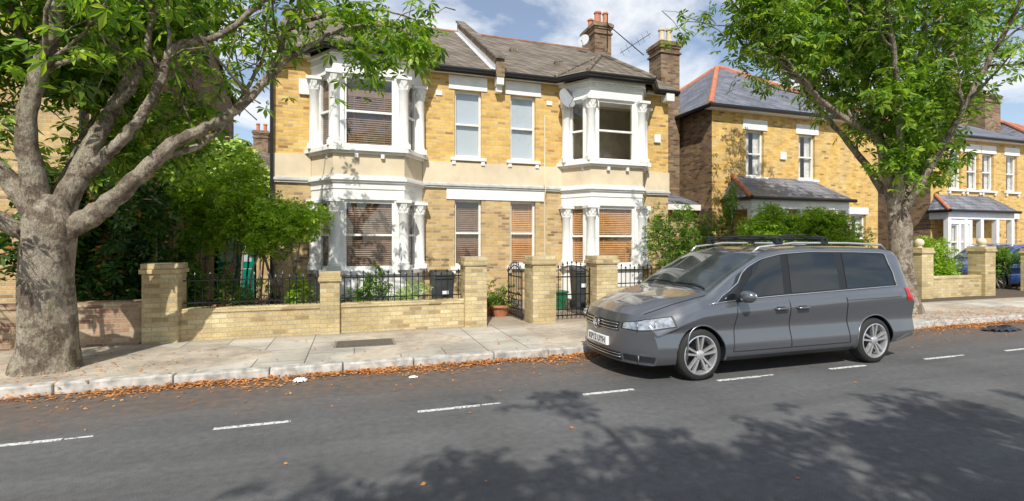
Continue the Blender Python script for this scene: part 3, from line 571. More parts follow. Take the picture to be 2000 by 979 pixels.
# ------------------------------------------------------------------ side entrance between houses
S=thing('side_entrance','low brick side entrance with green panelled front door','building',(-3.3,15.6,.1))
m=MB(); m.wall(-4.7,-1.9,0,3.3,15.6,[(-3.66,-2.72,.1,2.75)],.12); m.obj('wall',S,M['brick_low'])
m=MB(); m.quad((-4.7,15.4,3.3),(-1.9,15.4,3.3),(-1.9,18.2,4.7),(-4.7,18.2,4.7)); m.obj('roof',S,M['tile'])
m=MB(); m.box(-3.66,-2.72,15.70,15.74,.1,2.15); d=m.obj('door',S,M['green'],bevel=.006)
for a in(-3.6,-3.13): MB().box(a,a+.35,15.68,15.699,.3,.95).obj('panel',d,M['green'],bevel=.008)
for a in(-3.58,-3.12):
    m=MB(); m.quad((a,15.69,1.15),(a+.32,15.69,1.15),(a+.32,15.69,1.95),(a,15.69,1.95)); m.obj('glazing',d,M['blind_white'])
m=MB(); m.box(-3.32,-3.06,15.67,15.7,1.02,1.09); m.obj('letterbox',d,M['chrome'])
m=MB(); m.box(-3.66,-2.72,15.68,15.75,2.15,2.22); m.box(-3.72,-3.66,15.6,15.75,.1,2.75); m.box(-2.72,-2.66,15.6,15.75,.1,2.75); m.quad((-3.66,15.72,2.22),(-2.72,15.72,2.22),(-2.72,15.72,2.75),(-3.66,15.72,2.75)); m.obj('door_frame',S,M['white'])
P=[]
for k in range(3800):
    x=random.uniform(-4.6,-1.95); y=random.uniform(14.2,15.6); P.append((x,y,3.1+1.2*max(0,math.sin((x+4.6)/2.65*math.pi))**.6*random.random()**.5+.15*math.sin(x*6)+random.gauss(0,.1)))
T=thing('climbing_plant','pale green climbing plant spilling over the side entrance roof','climbing plant',(-3.3,15,3)); leafmesh('foliage',P,.14,M['leaf_ivy'],T,nl=3,asp=.6); m=MB()
for k in range(6): x=-4.4+k*.45; m.tube([(x,15.5,.1),(x+.1,15.45,1.8),(x+.2,15.2,3.2)],[.03,.025,.015],6)
m.obj('stem',T,M['bark'])
# ------------------------------------------------------------------ generic houses
def simple_house(label,X0,X1,Y0,Y1,eave,ridge,ups,los,wallm='brick_up',roofm='slate',hip=True,porch=None,chims=(),flank='brick_dark',ridgem='ridge',blind='curtain',hw=.38,name='house',doors=()):
    B=thing(name,label,'house',((X0+X1)/2,Y0,.1)); m=MB()
    opl=[(x-hw,x+hw,.95,2.75) for x in los]+[(x-.45,x+.45,.1,2.6) for x in doors]; opu=[(x-hw,x+hw,3.95,5.55) for x in ups]
    m.wall(X0,X1,0,eave,Y0,opl+opu,.15); m.obj('wall',B,M[wallm])
    m=MB(); m.quad((X0,Y1,0),(X0,Y0,0),(X0,Y0,eave),(X0,Y1,eave)); m.quad((X1,Y0,0),(X1,Y1,0),(X1,Y1,eave),(X1,Y0,eave)); m.quad((X1,Y1,0),(X0,Y1,0),(X0,Y1,eave),(X1,Y1,eave))
    if not hip:
        for X in (X0,X1): m.add([(X,Y0,eave),(X,Y1,eave),(X,(Y0+Y1)/2,ridge-.03)],[(0,1,2)])
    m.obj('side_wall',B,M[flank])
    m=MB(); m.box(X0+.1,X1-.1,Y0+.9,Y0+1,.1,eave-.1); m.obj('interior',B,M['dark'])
    o=.3; ym=(Y0+Y1)/2; hx=(ym-Y0)*.9 if hip else -.12; oy=o
    ox=o if hip else .12
    a,b,c,d=(X0-ox,Y0-o,eave),(X1+ox,Y0-o,eave),(X1+ox,Y1+o,eave),(X0-ox,Y1+o,eave); r0,r1=(X0+hx,ym,ridge),(X1-hx,ym,ridge)
    m=MB(); m.add([a,b,c,d,r0,r1],[(0,1,5,4),(2,3,4,5),(1,2,5),(3,0,4)] if hip else [(0,1,5,4),(2,3,4,5)]); rf=m.obj('roof',B,M[roofm])
    MB().tube([r0,r1],.1,8).obj('ridge_tile',rf,M[ridgem],smooth=True)
    if hip:
        for p,q in ((a,r0),(d,r0),(b,r1),(c,r1)): MB().tube([p,q],.1,8).obj('hip_tile',rf,M[ridgem],smooth=True)
    MB().box(X0-ox,X1+ox,Y0-o,Y0-.001,eave-.1,eave-.02).obj('soffit',B,M['white'])
    m=MB()
    if hip: m.tube([(X0-o,Y1,eave-.03),(X0-o-.02,Y0-o-.04,eave-.03),(X1+o,Y0-o-.04,eave-.03)],.07,8)
    else: m.tube([(X0-ox,Y0-o-.04,eave-.03),(X1+ox,Y0-o-.04,eave-.03)],.07,8)
    m.obj('gutter',B,M['black'],smooth=True)
    for x in ups: window(B,XF(x,Y0),hw*2,3.95,5.55,blind)
    for x in los: window(B,XF(x,Y0),hw*2,.95,2.75,blind)
    for x in doors:
        m=MB(); m.box(x-.45,x+.45,Y0+.1,Y0+.14,.1,2.1); m.obj('door',B,M['green'])
    for x in ups: MB().box(x-hw-.14,x+hw+.14,Y0-.03,Y0+.05,5.552,5.9).obj('lintel',B,M['white'],bevel=.006)
    for x in los: MB().box(x-hw-.1,x+hw+.1,Y0-.03,Y0+.05,2.752,3.0).obj('lintel',B,M['white'],bevel=.006)
    if porch:
        px0,px1,dp,zl,zh=porch
        m=MB(); y=Y0-dp; m.add([(px0-.1,y,zl),(px1+.1,y,zl),(px1-.35,Y0,zh),(px0+.35,Y0,zh),(px0-.1,Y0,zl),(px1+.1,Y0,zl)],[(0,1,2,3),(0,3,4),(1,5,2)]); pr=m.obj('porch_roof',B,M['slate'])
        m=MB(); m.tube([(px0-.1,y,zl),(px0+.35,Y0,zh)],.07,8); m.obj('hip_tile',pr,M[ridgem],smooth=True)
        m=MB(); m.box(px0,px1,y+.1,Y0,zl-.35,zl-.02); m.obj('porch_beam',B,M['white'],bevel=.01)
        x=px0+.08
        while x<px1: MB().box(x-.09,x+.09,y+.1,y+.28,.1,zl-.352).obj('porch_post',B,M['white'],bevel=.01); x+=(px1-px0-.16)/4
        m=MB(); m.wall(px0,px0+1.5,.1,zl-.36,y+.14,[(px0+.18,px0+.68,1.0,2.45),(px0+.82,px0+1.32,1.0,2.45)],.1); m.obj('bay_window',B,M['white'])
        for xx in (px0+.43,px0+1.07): window(B,XF(xx,y+.14),.5,1.0,2.45,'curtain',False,.04)
        m=MB(); m.tube([(px0-.12,Y0,zl-.03),(px0-.12,y-.05,zl-.03),(px1+.1,y-.05,zl-.03)],.06,8); m.obj('gutter',B,M['black'])
    for c in chims: chimney(rf,*c)
    return B
N2=simple_house('yellow brick house with grey slate hipped roof and red ridge tiles',11.3,18.9,13.5,21.5,6.2,9.25,[13.08,15.4],[16.7,17.9],porch=(11.8,15.9,1.3,3.12,3.95),doors=(15.0,),blind='curtain')
MB().box(14.15,14.4,13.43,13.499,4.6,4.85).obj('alarm_box',N2,M['white'],bevel=.01)
c2=thing('chimney_stack','tall brick chimney stack with two buff clay pots','chimney',(10.75,15.3,.1))
chimney(c2,10.38,11.15,15.0,15.75,.1,8.9,[(10.6,15.3,.55,'buff'),(10.92,15.3,.6,'buff')],name='stack')
L=thing('side_extension','small brick side extension with sloping slate roof','building',(10.2,14.5,.1))
m=MB(); m.wall(9.26,11.28,0,2.95,14.4,[(9.55,10.35,.1,2.5)],.15); m.obj('wall',L,M['brick_low']); m=MB(); m.add([(9.26,14.1,3.0),(11.4,14.1,3.0),(9.26,16.5,4.1),(10.4,16.5,4.1)],[(0,1,3,2)]); m.obj('roof',L,M['slate'])
MB().box(9.26,11.4,14.05,14.39,2.8,2.99).obj('fascia',L,M['white']); m=MB(); m.box(9.56,10.34,14.5,14.54,.1,2.1); m.obj('door',L,M['green']); MB().box(9.56,10.34,14.48,14.54,2.1,2.5).obj('door_frame',L,M['white'])
simple_house('yellow brick house further along the street with slate porch roof',22.6,29.0,14.0,22,6.15,8.4,[24.1,25.2,26.2,27.8],[27.8],porch=(22.5,26.6,.8,3.0,3.7),roofm='slate',hip=False,chims=[(27.9,28.8,16.2,17.2,7.0,9.6,[(28.1,16.5,.5,'terra'),(28.35,16.8,.5,'terra'),(28.6,16.5,.5,'terra')])],blind='curtain')
simple_house('distant yellow brick house at the far end of the street',31.5,38,14.2,22,6.1,8.6,[32.6,34.5,36.5],[32.6,34.5],roofm='slate',chims=[(32.5,33.8,17.5,18.6,7.5,9.8,[(32.7,18,.4,'buff'),(33.1,18,.4,'buff'),(33.5,18,.4,'buff')])])
simple_house('distant yellow brick house at the far end of the street',40,50,14.2,22,6.1,8.6,[42,44,47],[42,44,47],roofm='slate')
B=simple_house('tall yellow brick house partly hidden behind the tree',-14,-4.75,11.3,22.9,7.3,9.4,[-8.9,-11],[-8.6,-11],wallm='brick_low',roofm='tile',hip=False,blind='none')
m=MB(); m.tube([(-4.85,11.22,6.8),(-4.85,11.22,.2)],.05,8); m.obj('downpipe',B,M['black'],smooth=True)
simple_house('distant house with red chimney seen between the buildings',-14,2,30,38,5.2,7.6,[],[],roofm='tile',hip=False,chims=[(-5.8,-5.0,33,34,6.8,8.5,[(-5.6,33.4,.5,'terra'),(-5.2,33.4,.5,'terra')])])
# ------------------------------------------------------------------ front walls, piers, railings
def pier(parent,x0,x1,y0,y1,z1,ball=False,mat='brick_wall',name='pier'):
    m=MB(); m.box(x0,x1,y0,y1,.1,z1-.16); m.box(x0-.03,x1+.03,y0-.03,y1+.03,z1-.16,z1-.09); m.box(x0-.012,x1+.012,y0-.012,y1+.012,z1-.09,z1)
    p=m.obj(name,parent,M[mat],bevel=.008)
    if ball:
        cx,cy=(x0+x1)/2,(y0+y1)/2; q=MB(); q.lathe([(.1,z1),(.06,z1+.03)]+[(.12*math.sin(a),z1+.14-.12*math.cos(a)) for a in np.linspace(.5,3.1,10)],(cx,cy,0),16); q.obj('ball_finial',p,M['cream'],smooth='all')
    return p
def gwall(parent,x0,x1,y0,y1,z1,mat='brick_wall'):
    m=MB(); m.box(x0,x1,y0,y1,.1,z1-.075); m.obj('wall',parent,M[mat]); m=MB(); m.box(x0,x1,y0-.02,y1+.02,z1-.074,z1); m.obj('coping',parent,M[mat],bevel=.01)
G=thing('garden_wall','low pale brick front garden wall with brick piers','wall',(-.3,9.1,.1))
pier(G,-3.12,-2.64,8.95,9.4,1.36); gwall(G,-2.64,-.556,9.06,9.29,.63); pier(G,-.556,-.236,8.99,9.36,1.18); gwall(G,-.236,1.96,9.06,9.29,.63); pier(G,1.96,2.38,8.95,9.4,1.42)
G=thing('garden_wall','old red brown brick wall behind the street tree','wall',(-6,9.1,.1)); gwall(G,-12,-3.121,9.05,9.28,.78,'brick_red')
G=thing('gate_pier','square pale brick gate pier between the two front gates','gate pier',(3.56,9.2,.1)); pier(G,3.3,3.79,8.95,9.45,1.42,name='post')
G=thing('garden_wall','pale brick wall and pier behind the parked car','wall',(7,9.1,.1)); pier(G,4.68,5.16,8.95,9.45,1.42); gwall(G,5.16,9.9,9.06,9.29,.75); pier(G,9.9,10.35,8.95,9.4,1.35); gwall(G,10.35,13.2,9.06,9.29,.8)
G=thing('garden_wall','pale brick wall with ball topped piers along driveway','wall',(17,9.9,.1)); pier(G,15.15,15.62,9.6,10.05,1.55,True); gwall(G,15.62,17.85,9.7,9.93,.72); pier(G,17.85,18.32,9.6,10.05,1.58,True)
G=thing('garden_wall','pale brick wall and pier beyond the driveway','wall',(24,9.9,.1)); pier(G,21.0,21.5,9.9,10.35,1.5); gwall(G,21.5,27,10,10.2,.8)
def railing(x0,x1,y,z0,z1,mat='black',label='black iron spearhead railing set on the front garden wall'):
    T=thing('railing',label,'railing',((x0+x1)/2,y,z0),'iron railings'); m=MB()
    for za,zb in ((z0+.07,z0+.09),(z1-.14,z1-.12)): MB().box(x0,x1,y-.015,y+.015,za,zb).obj('rail',T,M[mat])
    n=int((x1-x0)/.105)
    for i in range(n):
        x=x0+.05+i*(x1-x0-.1)/(n-1); zt=z1-(.0 if i%2 else .05); m.tube([(x,y,z0),(x,y,zt-.06)],.0085,5); m.lathe([(.008,zt-.07),(.022,zt-.045),(.012,zt-.02),(.002,zt)],(x,y,0),6)
    m.obj('bars',T,M[mat])
railing(-2.62,-.57,9.17,.63,1.2); railing(-.215,1.93,9.17,.63,1.2); railing(5.21,9.88,9.17,.75,1.25)
def gate(x0,x1,y,label,ang=0,hx=None):
    T=thing('gate',label,'gate',(x0,y,.12),'iron garden gates')
    X=Matrix.Translation((hx if hx is not None else x0,y,0))@Matrix.Rotation(ang,4,'Z'); w=x1-x0; m=MB(X)
    for z in(.2,.32,.62,.98): m.box(.02,w-.02,-.012,.012,z,z+.025)
    n=9
    for i in range(n): u=i/(n-1); x=.02+u*(w-.04); zt=1.12+.14*math.sin(u*math.pi); m.tube([(x,0,.16),(x,0,zt)],.014 if i in(0,n-1) else .009,6); m.lathe([(.008,zt),(.022,zt+.02),(.002,zt+.07)],(x,0,0),6)
    for i in range(4):
        cx=.02+(w-.04)*(i+.5)/4; m.tube([(cx+.07*math.cos(a),0,.47+.07*math.sin(a)) for a in np.linspace(0,6.283,13)],.006,4)
    m.tube([(.02+(w-.04)*u,0,1.08+.14*math.sin(u*math.pi)) for u in np.linspace(0,1,12)],.012,6)
    m.obj('bars',T,M['black'])
gate(3.82,4.66,9.2,'closed black wrought iron garden gate between brick piers'); gate(0,.8,9.3,'black wrought iron gate standing open against the pier',R(93),3.2)
# ------------------------------------------------------------------ bins, pots
def bin_(x,y,ry,label,numb=''):
    T=thing('wheelie_bin',label,'bin',(x,y,.11),'household wheelie bins'); X=Matrix.Translation((x,y,.11))@Matrix.Rotation(ry,4,'Z')@Matrix.Diagonal((.76,.85,.97,1))
    m=MB(X); m.add([(-.2,-.22,.05),(.2,-.22,.05),(.2,.2,.05),(-.2,.2,.05),(-.25,-.3,.93),(.25,-.3,.93),(.25,.3,.93),(-.25,.3,.93)],[(3,2,1,0),(0,1,5,4),(1,2,6,5),(2,3,7,6),(3,0,4,7),(4,5,6,7)]); m.box(-.27,.27,-.32,.32,.88,.94); b=m.obj('body',T,M['binbk'],bevel=.015)
    m=MB(X); m.add([(-.28,-.34,.945),(.28,-.34,.945),(.28,.33,.98),(-.28,.33,.98),(-.25,-.3,.99),(.25,-.3,.99),(.25,.3,1.05),(-.25,.3,1.05)],[(3,2,1,0),(0,1,5,4),(1,2,6,5),(2,3,7,6),(3,0,4,7),(4,5,6,7)]); m.tube([(-.23,.36,.96),(.23,.36,.96)],.018,8); m.obj('lid',T,M['binbk'],bevel=.012)
    for sx in (-.24,.2):
        m=MB(X); m.lathe([(.1,sx),(.1,sx+.05)],(0,.2,.1),14,'x'); m.obj('wheel',T,M['tyre'])
    m=MB(X); m.box(-.08,.08,-.30,-.288,.55,.64); m.obj('sticker',T,M['plate'])
bin_(1.70,9.95,.1,'dark grey wheelie bin standing behind the railing'); bin_(5.15,10.7,-.1,'dark grey wheelie bin standing behind the gate')
T=thing('recycling_box','green plastic recycling box beside the bin','recycling box',(4.62,10.9,.11)); m=MB(); m.add([(4.42,10.75,.11),(4.78,10.75,.11),(4.78,11.1,.11),(4.42,11.1,.11),(4.37,10.7,.5),(4.83,10.7,.5),(4.83,11.15,.5),(4.37,11.15,.5)],[(0,1,5,4),(1,2,6,5),(2,3,7,6),(3,0,4,7),(4,5,6,7)]); m.obj('box',T,M['bingreen'],bevel=.01); m=MB(); m.box(4.35,4.85,10.68,11.17,.5,.54); m.obj('rim',T,M['bingreen'],bevel=.01)
def pot(x,y,r,h,label,fl):
    T=thing('plant_pot',label,'plant pot',(x,y,.11)); m=MB(); m.lathe([(r*.65,.11),(r*.85,.11+h*.6),(r*.95,.11+h*.8),(r*1.08,.11+h*.82),(r*1.08,.11+h),(r*.92,.11+h),(r*.9,.11+h*.9)],(x,y,0),20); m.obj('pot',T,M['terra'],smooth=True)
    leafmesh('foliage',[(x+random.gauss(0,r*.6),y+random.gauss(0,r*.6),.11+h+abs(random.gauss(0,h*.8))) for k in range(150)],.10,M['leaf_mid'],T,nl=3,asp=.4,kind='stuff')
    if fl: leafmesh('blossom',[(x+random.gauss(0,r*.6),y+random.gauss(0,r*.6),.11+h*1.2+abs(random.gauss(0,h*.5))) for k in range(14)],.05,M['flower'],T,nl=5,asp=.8,spread=72,kind='stuff')
pot(2.98,10.1,.24,.26,'large terracotta pot with leafy plant by the path',True); pot(2.75,10.3,.15,.2,'small terracotta pot with a seedling',False); pot(-2.2,9.9,.22,.5,'terracotta pot behind the railing',True)
m=MB(); m.box(2.43,3.25,9.05,13,.1,.121); m.box(3.83,4.65,9.05,13,.1,.121); struct(m.obj('garden_path',None,M['paving']))
# ------------------------------------------------------------------ the car
def car(x0,yc,paint,label,detail=True,rot=0):
    import bmesh
    T=thing('parked_car',label,'car',(x0+2.4,yc,0),'cars parked along the kerb')
    BX=Matrix.Translation((x0,yc,0))
    K=lambda xs,ys:(lambda x:float(np.interp(x,xs,ys)))
    def sm(f,w=.03): return lambda x:(f(x-2*w)+f(x-w)+2*f(x)+f(x+w)+f(x+2*w))/6
    ztop=sm(K([-.2,0,.15,.5,.95,1.1,1.5,1.95,2.3,2.8,3.6,4.2,4.58,4.74,4.82,4.85,5],[.77,.81,.89,.99,1.05,1.08,1.33,1.565,1.635,1.658,1.655,1.638,1.605,1.36,1.12,1.04,.98]))
    zbelt=sm(K([0,.5,.95,1.3,2.6,4.2,4.7,4.85],[.69,.83,.90,.925,.965,1.025,1.03,.96]))
    zedge=sm(K([-.2,0,.5,.95,1.1,1.5,1.95,2.3,2.8,3.6,4.2,4.58,4.74,4.82,4.85],[.75,.78,.93,1.005,1.03,1.275,1.50,1.57,1.595,1.585,1.565,1.52,1.31,1.09,1.01]))
    wedge=sm(K([0,.5,1.1,1.5,1.95,2.6,4.2,4.85],[.62,.72,.77,.75,.735,.73,.72,.74])); wbelt=sm(K([0,.5,.95,1.3,4.2,4.7,4.85],[.80,.86,.875,.88,.885,.87,.85])); wmax=sm(K([0,.5,4.5,4.85],[.87,.905,.905,.885]))
    zb=sm(K([0,.5,.93,1.4,3.3,4.4,4.85],[.20,.20,.22,.20,.20,.26,.32]))
    def ring(x):
        zt,ze,zl,we,wb,wm,b=ztop(x),zedge(x),zbelt(x),wedge(x),wbelt(x),wmax(x),zb(x)
        ze=max(ze,zl+.03); md=((wb-.03)*.45+we*.55+.014,zl*.45+ze*.55)
        P=[(0,b),(.7,b),(wm-.05,b+.01),(wm-.008,b+.10),(wm-.002,.42),(wm-.045,.62),(wm-.000,zl-.13),(wb+.004,zl-.035),(wb-.030,zl+.008),md,(we+.010,ze-.01),(we-.045,ze+.5*(zt-ze)),(.50,zt-.012),(0,zt)]
        P=np.array(P)
        for _ in range(2):
            Q=[P[0]]
            for i in range(len(P)-1): Q+= [P[i]*.86+P[i+1]*.14,P[i]*.14+P[i+1]*.86]
            Q.append(P[-1]); P=np.array(Q)
        return P
    TBELT,TEDGE=4*8+1.5,4*10+1.5
    def D(x,y,z):
        f=max(0,1-x/.95); x+=f*(.37*abs(y/.9)**2.7+.35*max(0,z-.64)+.25*max(0,.34-z)+.0)
        if x>4.1: x=4.1+(x-4.1)*.80
        gg=max(0,(x-4.15)/.55); x-=gg*(.08*abs(y/.9)**4)
        return (x,y,z)
    cache={}
    def rg_(x):
        k=round(x,4)
        if k not in cache: cache[k]=ring(k)
        return cache[k]
    def S(x,t,sg=-1):
        P=rg_(x); i=int(min(max(t,0),len(P)-1.001)); f=t-i; p=P[i]*(1-f)+P[i+1]*f; return Vector(D(x,sg*p[0],p[1]))
    def side(x,z,sg=-1):
        P=rg_(max(x,0)); a=P[6:54]; return float(np.interp(z,a[:,1],a[:,0]))
    def SZ(x,z,sg=-1): return Vector(D(max(x,0),sg*side(x,z),z))
    NP=len(rg_(1.0)); xs=list(np.linspace(0,4.85,98)); m=MB(BX)
    vs=[];fs=[]
    for x in xs:
        P=rg_(x)
        for p in P: vs.append(D(x,-p[0],p[1]))
        for p in P[::-1]: vs.append(D(x,p[0],p[1]))
    n2=2*NP
    for i in range(len(xs)-1):
        for k in range(n2): fs.append((i*n2+k,i*n2+(k+1)%n2,(i+1)*n2+(k+1)%n2,(i+1)*n2+k))
    m.add(vs,fs)
    for x,fl in ((0,0),(4.85,1)):
        P=rg_(x); q=24; vs=[D(x,-p[0]+2*p[0]*j/q,p[1]) for p in P for j in range(q+1)]
        fs=[((i*(q+1)+j),(i*(q+1)+j+1),((i+1)*(q+1)+j+1),((i+1)*(q+1)+j)) for i in range(NP-1) for j in range(q)]
        m.add(vs,[f[::-1] for f in fs] if not fl else fs)
    body=m.obj('body',T,[paint,M['blackplastic']],smooth='all')
    bm=bmesh.new(); bm.from_mesh(body.data); bmesh.ops.remove_doubles(bm,verts=bm.verts,dist=.0004); bmesh.ops.dissolve_degenerate(bm,dist=.0004,edges=bm.edges); bmesh.ops.recalc_face_normals(bm,faces=bm.faces)
    bm.to_mesh(body.data); bm.free(); 
    WX=(.93,3.85); WZ=.315; AR=.352
    c=MB(BX)
    for wx in WX:
        for sg in(-1,1):
            c.lathe([(AR,sg*.60),(AR,sg*1.1)] if sg>0 else [(AR,-1.1),(AR,-.60)],(wx,0,WZ),48,'y')
    cut=c.obj('cutter',None,M['blackplastic'])
    bm=bmesh.new(); bm.from_mesh(cut.data); bmesh.ops.recalc_face_normals(bm,faces=bm.faces); bm.to_mesh(cut.data); bm.free()
    bo=body.modifiers.new('arch','BOOLEAN'); bo.operation='DIFFERENCE'; bo.object=cut; bo.solver='EXACT'
    dg=bpy.context.evaluated_depsgraph_get(); nm=bpy.data.meshes.new_from_object(body.evaluated_get(dg)); body.modifiers.clear(); body.data=nm; bpy.data.objects.remove(cut)
    for p in nm.polygons:
        cc=p.center-Vector((x0,yc,0)); p.use_smooth=True
        for wx in WX:
            if math.hypot(cc.x-wx,cc.z-WZ)<AR+.003 and abs(cc.y)<.93: p.material_index=1; p.use_smooth=False
        if cc.z<.215: p.material_index=1
    nm.update(); 
    try: nm.set_sharp_from_angle(angle=R(38))
    except Exception: pass
    cen=Vector((2.4,0,.8))
    def patch(name,f,nu,nv,mat,off=.005,parent=body,X=BX):
        g_=[[Vector(f(u/nu,v/nv)) for v in range(nv+1)] for u in range(nu+1)]; vs=[]
        for u in range(nu+1):
            for v in range(nv+1):
                a=g_[min(u+1,nu)][v]-g_[max(u-1,0)][v]; b=g_[u][min(v+1,nv)]-g_[u][max(v-1,0)]; n=a.cross(b)
                if n.length<1e-9: n=Vector((0,0,1))
                n.normalize()
                if n.dot(g_[u][v]-cen)<0: n=-n
                vs.append(tuple(g_[u][v]+n*off))
        mm=MB(X); mm.add(vs,[(u*(nv+1)+v,(u+1)*(nv+1)+v,(u+1)*(nv+1)+v+1,u*(nv+1)+v+1) for u in range(nu) for v in range(nv)]); return mm.obj(name,parent,mat,smooth='all')
    def bil(bl,br,tr,tl,t0,t1,sg): 
        def f(u,v):
            xb=bl+(br-bl)*u; xt=tl+(tr-tl)*u; x=xb+(xt-xb)*v; return S(x,t0+(t1-t0)*v,sg)
        return f
    tb,tt=TBELT+1.0,TEDGE-.7
    W_=[(1.20,1.45,1.66,1.60),(1.51,2.25,2.28,1.86),(2.38,3.22,3.24,2.40),(3.36,4.32,4.16,3.37)]
    for sg in(-1,1):
        patch('window_surround',bil(1.10,4.40,4.23,1.72,tb-.5,tt+.4,sg),60,10,M['black'],.003)
        for q in W_: patch('side_window',bil(*q,tb,tt,sg),24,8,M['carglass'],.007)
        mm=MB(BX); out=Vector((0,sg*.007,.002)); t0_,t1_=tb-.6,tt+.45
        mm.tube([S(1.10+(4.40-1.10)*k/50,t0_,sg)+out for k in range(51)]+[S(4.40+(4.23-4.40)*k/10,t0_+(t1_-t0_)*k/10,sg)+out for k in range(1,11)]+[S(4.23-(4.23-1.74)*k/40,t1_,sg)+out for k in range(1,41)]+[S(1.74-(1.74-1.10)*k/20,t1_-(t1_-t0_)*k/20,sg)+out for k in range(1,20)],.008,6)
        mm.obj('window_trim',body,M['chrome'],smooth='all')
        for xd in ((1.48,1.40),(2.31,2.33),(3.30,3.36)): 
            mm=MB(BX); mm.tube([SZ(xd[0]+(xd[1]-xd[0])*k/14,.94-(.61)*k/14,sg)+Vector((0,sg*.0005,0)) for k in range(15)],.0065,5); mm.obj('door_gap',body,M['blackplastic'])
        mm=MB(BX); mm.tube([SZ(1.40+(3.36-1.40)*k/40,.33,sg) for k in range(41)],.0065,5); mm.obj('door_gap',body,M['blackplastic'])
        mm=MB(BX); mm.tube([SZ(3.3+(4.45-3.3)*k/30,.90+.03*k/40,sg)+Vector((0,sg*.0005,0)) for k in range(31)],.004,5); mm.obj('sliding_rail',body,M['blackplastic'])
        for wx in WX: 
            mm=MB(BX); mm.tube([SZ(wx+(AR+.01)*math.cos(a),WZ+(AR+.01)*math.sin(a),sg)+Vector((0,sg*.001,0)) for a in np.linspace(-.25,math.pi+.25,34)],.011,6); mm.obj('wheel_arch',body,paint,smooth='all')
        patch('sill_trim',lambda u,v:SZ(1.32+2.14*u,.215+.05*v,sg),40,3,M['blackplastic'],.004)
        for hx in (2.06,2.42):
            mm=MB(BX); a=SZ(hx,.835,sg); b=SZ(hx+.18,.84,sg); o=Vector((0,sg*.035,0)); mm.tube([a,a+o,b+o,b],[.014,.016,.016,.014],8); mm.obj('door_handle',body,paint,smooth='all')
            patch('handle_recess',lambda u,v:SZ(hx+.02+.14*u,.81+.05*v,sg),6,4,M['blackplastic'],.002)
        mm=MB(BX@Matrix.Translation((1.52,sg*1.0,1.02))@Matrix.Diagonal((.08,.115,.075,1))); mm.lathe([(math.sin(a)**.7,-math.cos(a)) for a in np.linspace(.08,3.06,14)],(0,0,0),18); mr=mm.obj('wing_mirror',body,paint,smooth='all')
        mm=MB(BX); mm.tube([(1.50,sg*.86,.96),(1.51,sg*.93,.98)],.03,8); mm.obj('mirror_arm',mr,M['blackplastic'])
        mm=MB(BX@Matrix.Translation((1.575,sg*1.0,1.02))@Matrix.Diagonal((.02,.098,.062,1))); mm.lathe([(math.sin(a),-math.cos(a)) for a in np.linspace(.1,3.04,10)],(0,0,0),16); mm.obj('mirror_glass',mr,M['chrome'],smooth='all')
        def hl(u,v):
            zl=.595+.075*max(0,u-.3)/.7+ .03*(1-u); zh=.70+.10*u; z=zl+(zh-zl)*v
            if u<.5: y=.47+(side(0,z)-.47)*u/.5; return Vector(D(0,sg*y,z))
            return SZ((u-.5)/.5*.36,z,sg)
        patch('headlight_surround',hl,26,8,M['blackplastic'],.003)
        h=patch('headlight',lambda u,v: hl(.05+.9*u,.1+.8*v),26,8,M['lamp'],.012)
        for uu in (.32,.62):
            cpt=hl(uu,.5); mm=MB(BX@Matrix.Translation(cpt+Vector((-.014,sg*.008,0)))@Matrix.Rotation(-R(90),4,'Y')@Matrix.Rotation(sg*R(35),4,'X')); mm.lathe([(.048,-.006),(.048,.004),(.034,.006),(.03,.001),(.012,.008),(.001,.01)],(0,0,0),18); mm.obj('lamp_reflector',h,M['chrome'],smooth=True)
        def fg(u,v): z=.245+.075*v; return Vector(D(0,sg*(.50+(side(0,z)-.52)*u),z))
        patch('fog_lamp_recess',fg,10,4,M['blackplastic'],.004)
        cpt=fg(.55,.5); mm=MB(BX@Matrix.Translation(cpt+Vector((-.01,0,0)))@Matrix.Rotation(-R(90),4,'Y')@Matrix.Rotation(sg*R(25),4,'X')); mm.lathe([(.036,-.004),(.036,.006),(.001,.012)],(0,0,0),16); mm.obj('fog_lamp',body,M['lamp'],smooth=True)
        patch('tail_lamp',lambda u,v:SZ(4.62+.20*u-.02*v,.86+.17*v,sg),10,6,M['red'],.006)
        mm=MB(BX)
        mm.tube([(1.95,sg*.62,1.55),(2.05,sg*.635,1.625),(2.6,sg*.665,1.682),(3.6,sg*.66,1.68),(4.28,sg*.64,1.655),(4.38,sg*.63,1.59)],.016,8); mm.obj('roof_rail',body,M['alloy'],smooth='all')
    TW=TEDGE+2.2
    def ws(u,v):
        x=1.13+(1.93-1.13)*v
        if u<.5: return S(x,TW+(NP-1-TW)*u*2,-1)
        return S(x,TW+(NP-1-TW)*(1-u)*2,1)
    patch('windscreen',ws,28,14,M['screen'],.005)
    def rs(u,v):
        x=4.62+(4.80-4.62)*v
        return S(x,TW+(NP-1-TW)*u*2,-1) if u<.5 else S(x,TW+(NP-1-TW)*(1-u)*2,1)
    patch('rear_window',rs,24,8,M['carglass'],.005)
    for s_ in (0,1):
        mm=MB(BX); mm.tube([Vector(ws(.12+.34*k/8+s_*.36,.02+.05*math.sin(k/8*3.1)))+Vector((-.01,0,.02)) for k in range(9)],.009,5); mm.obj('wiper',body,M['blackplastic'])
    for sg in(-1,1): 
        mm=MB(BX); mm.tube([S(.10+(1.08-.10)*k/20,TEDGE+1,sg)+Vector((0,0,.001)) for k in range(21)],.006,5); mm.obj('bonnet_gap',body,M['blackplastic'])
    F=lambda y,z:Vector(D(0,y,z))
    patch('grille',lambda u,v:F(-.44+.88*u,.585+.115*v),24,6,M['blackplastic'],.004)
    for z in (.605,.64,.675):
        mm=MB(BX); mm.tube([F(-.43+.86*k/24,z)+Vector((-.012,0,0)) for k in range(25)],.006,6); mm.obj('grille_bar',body,M['chrome'],smooth='all')
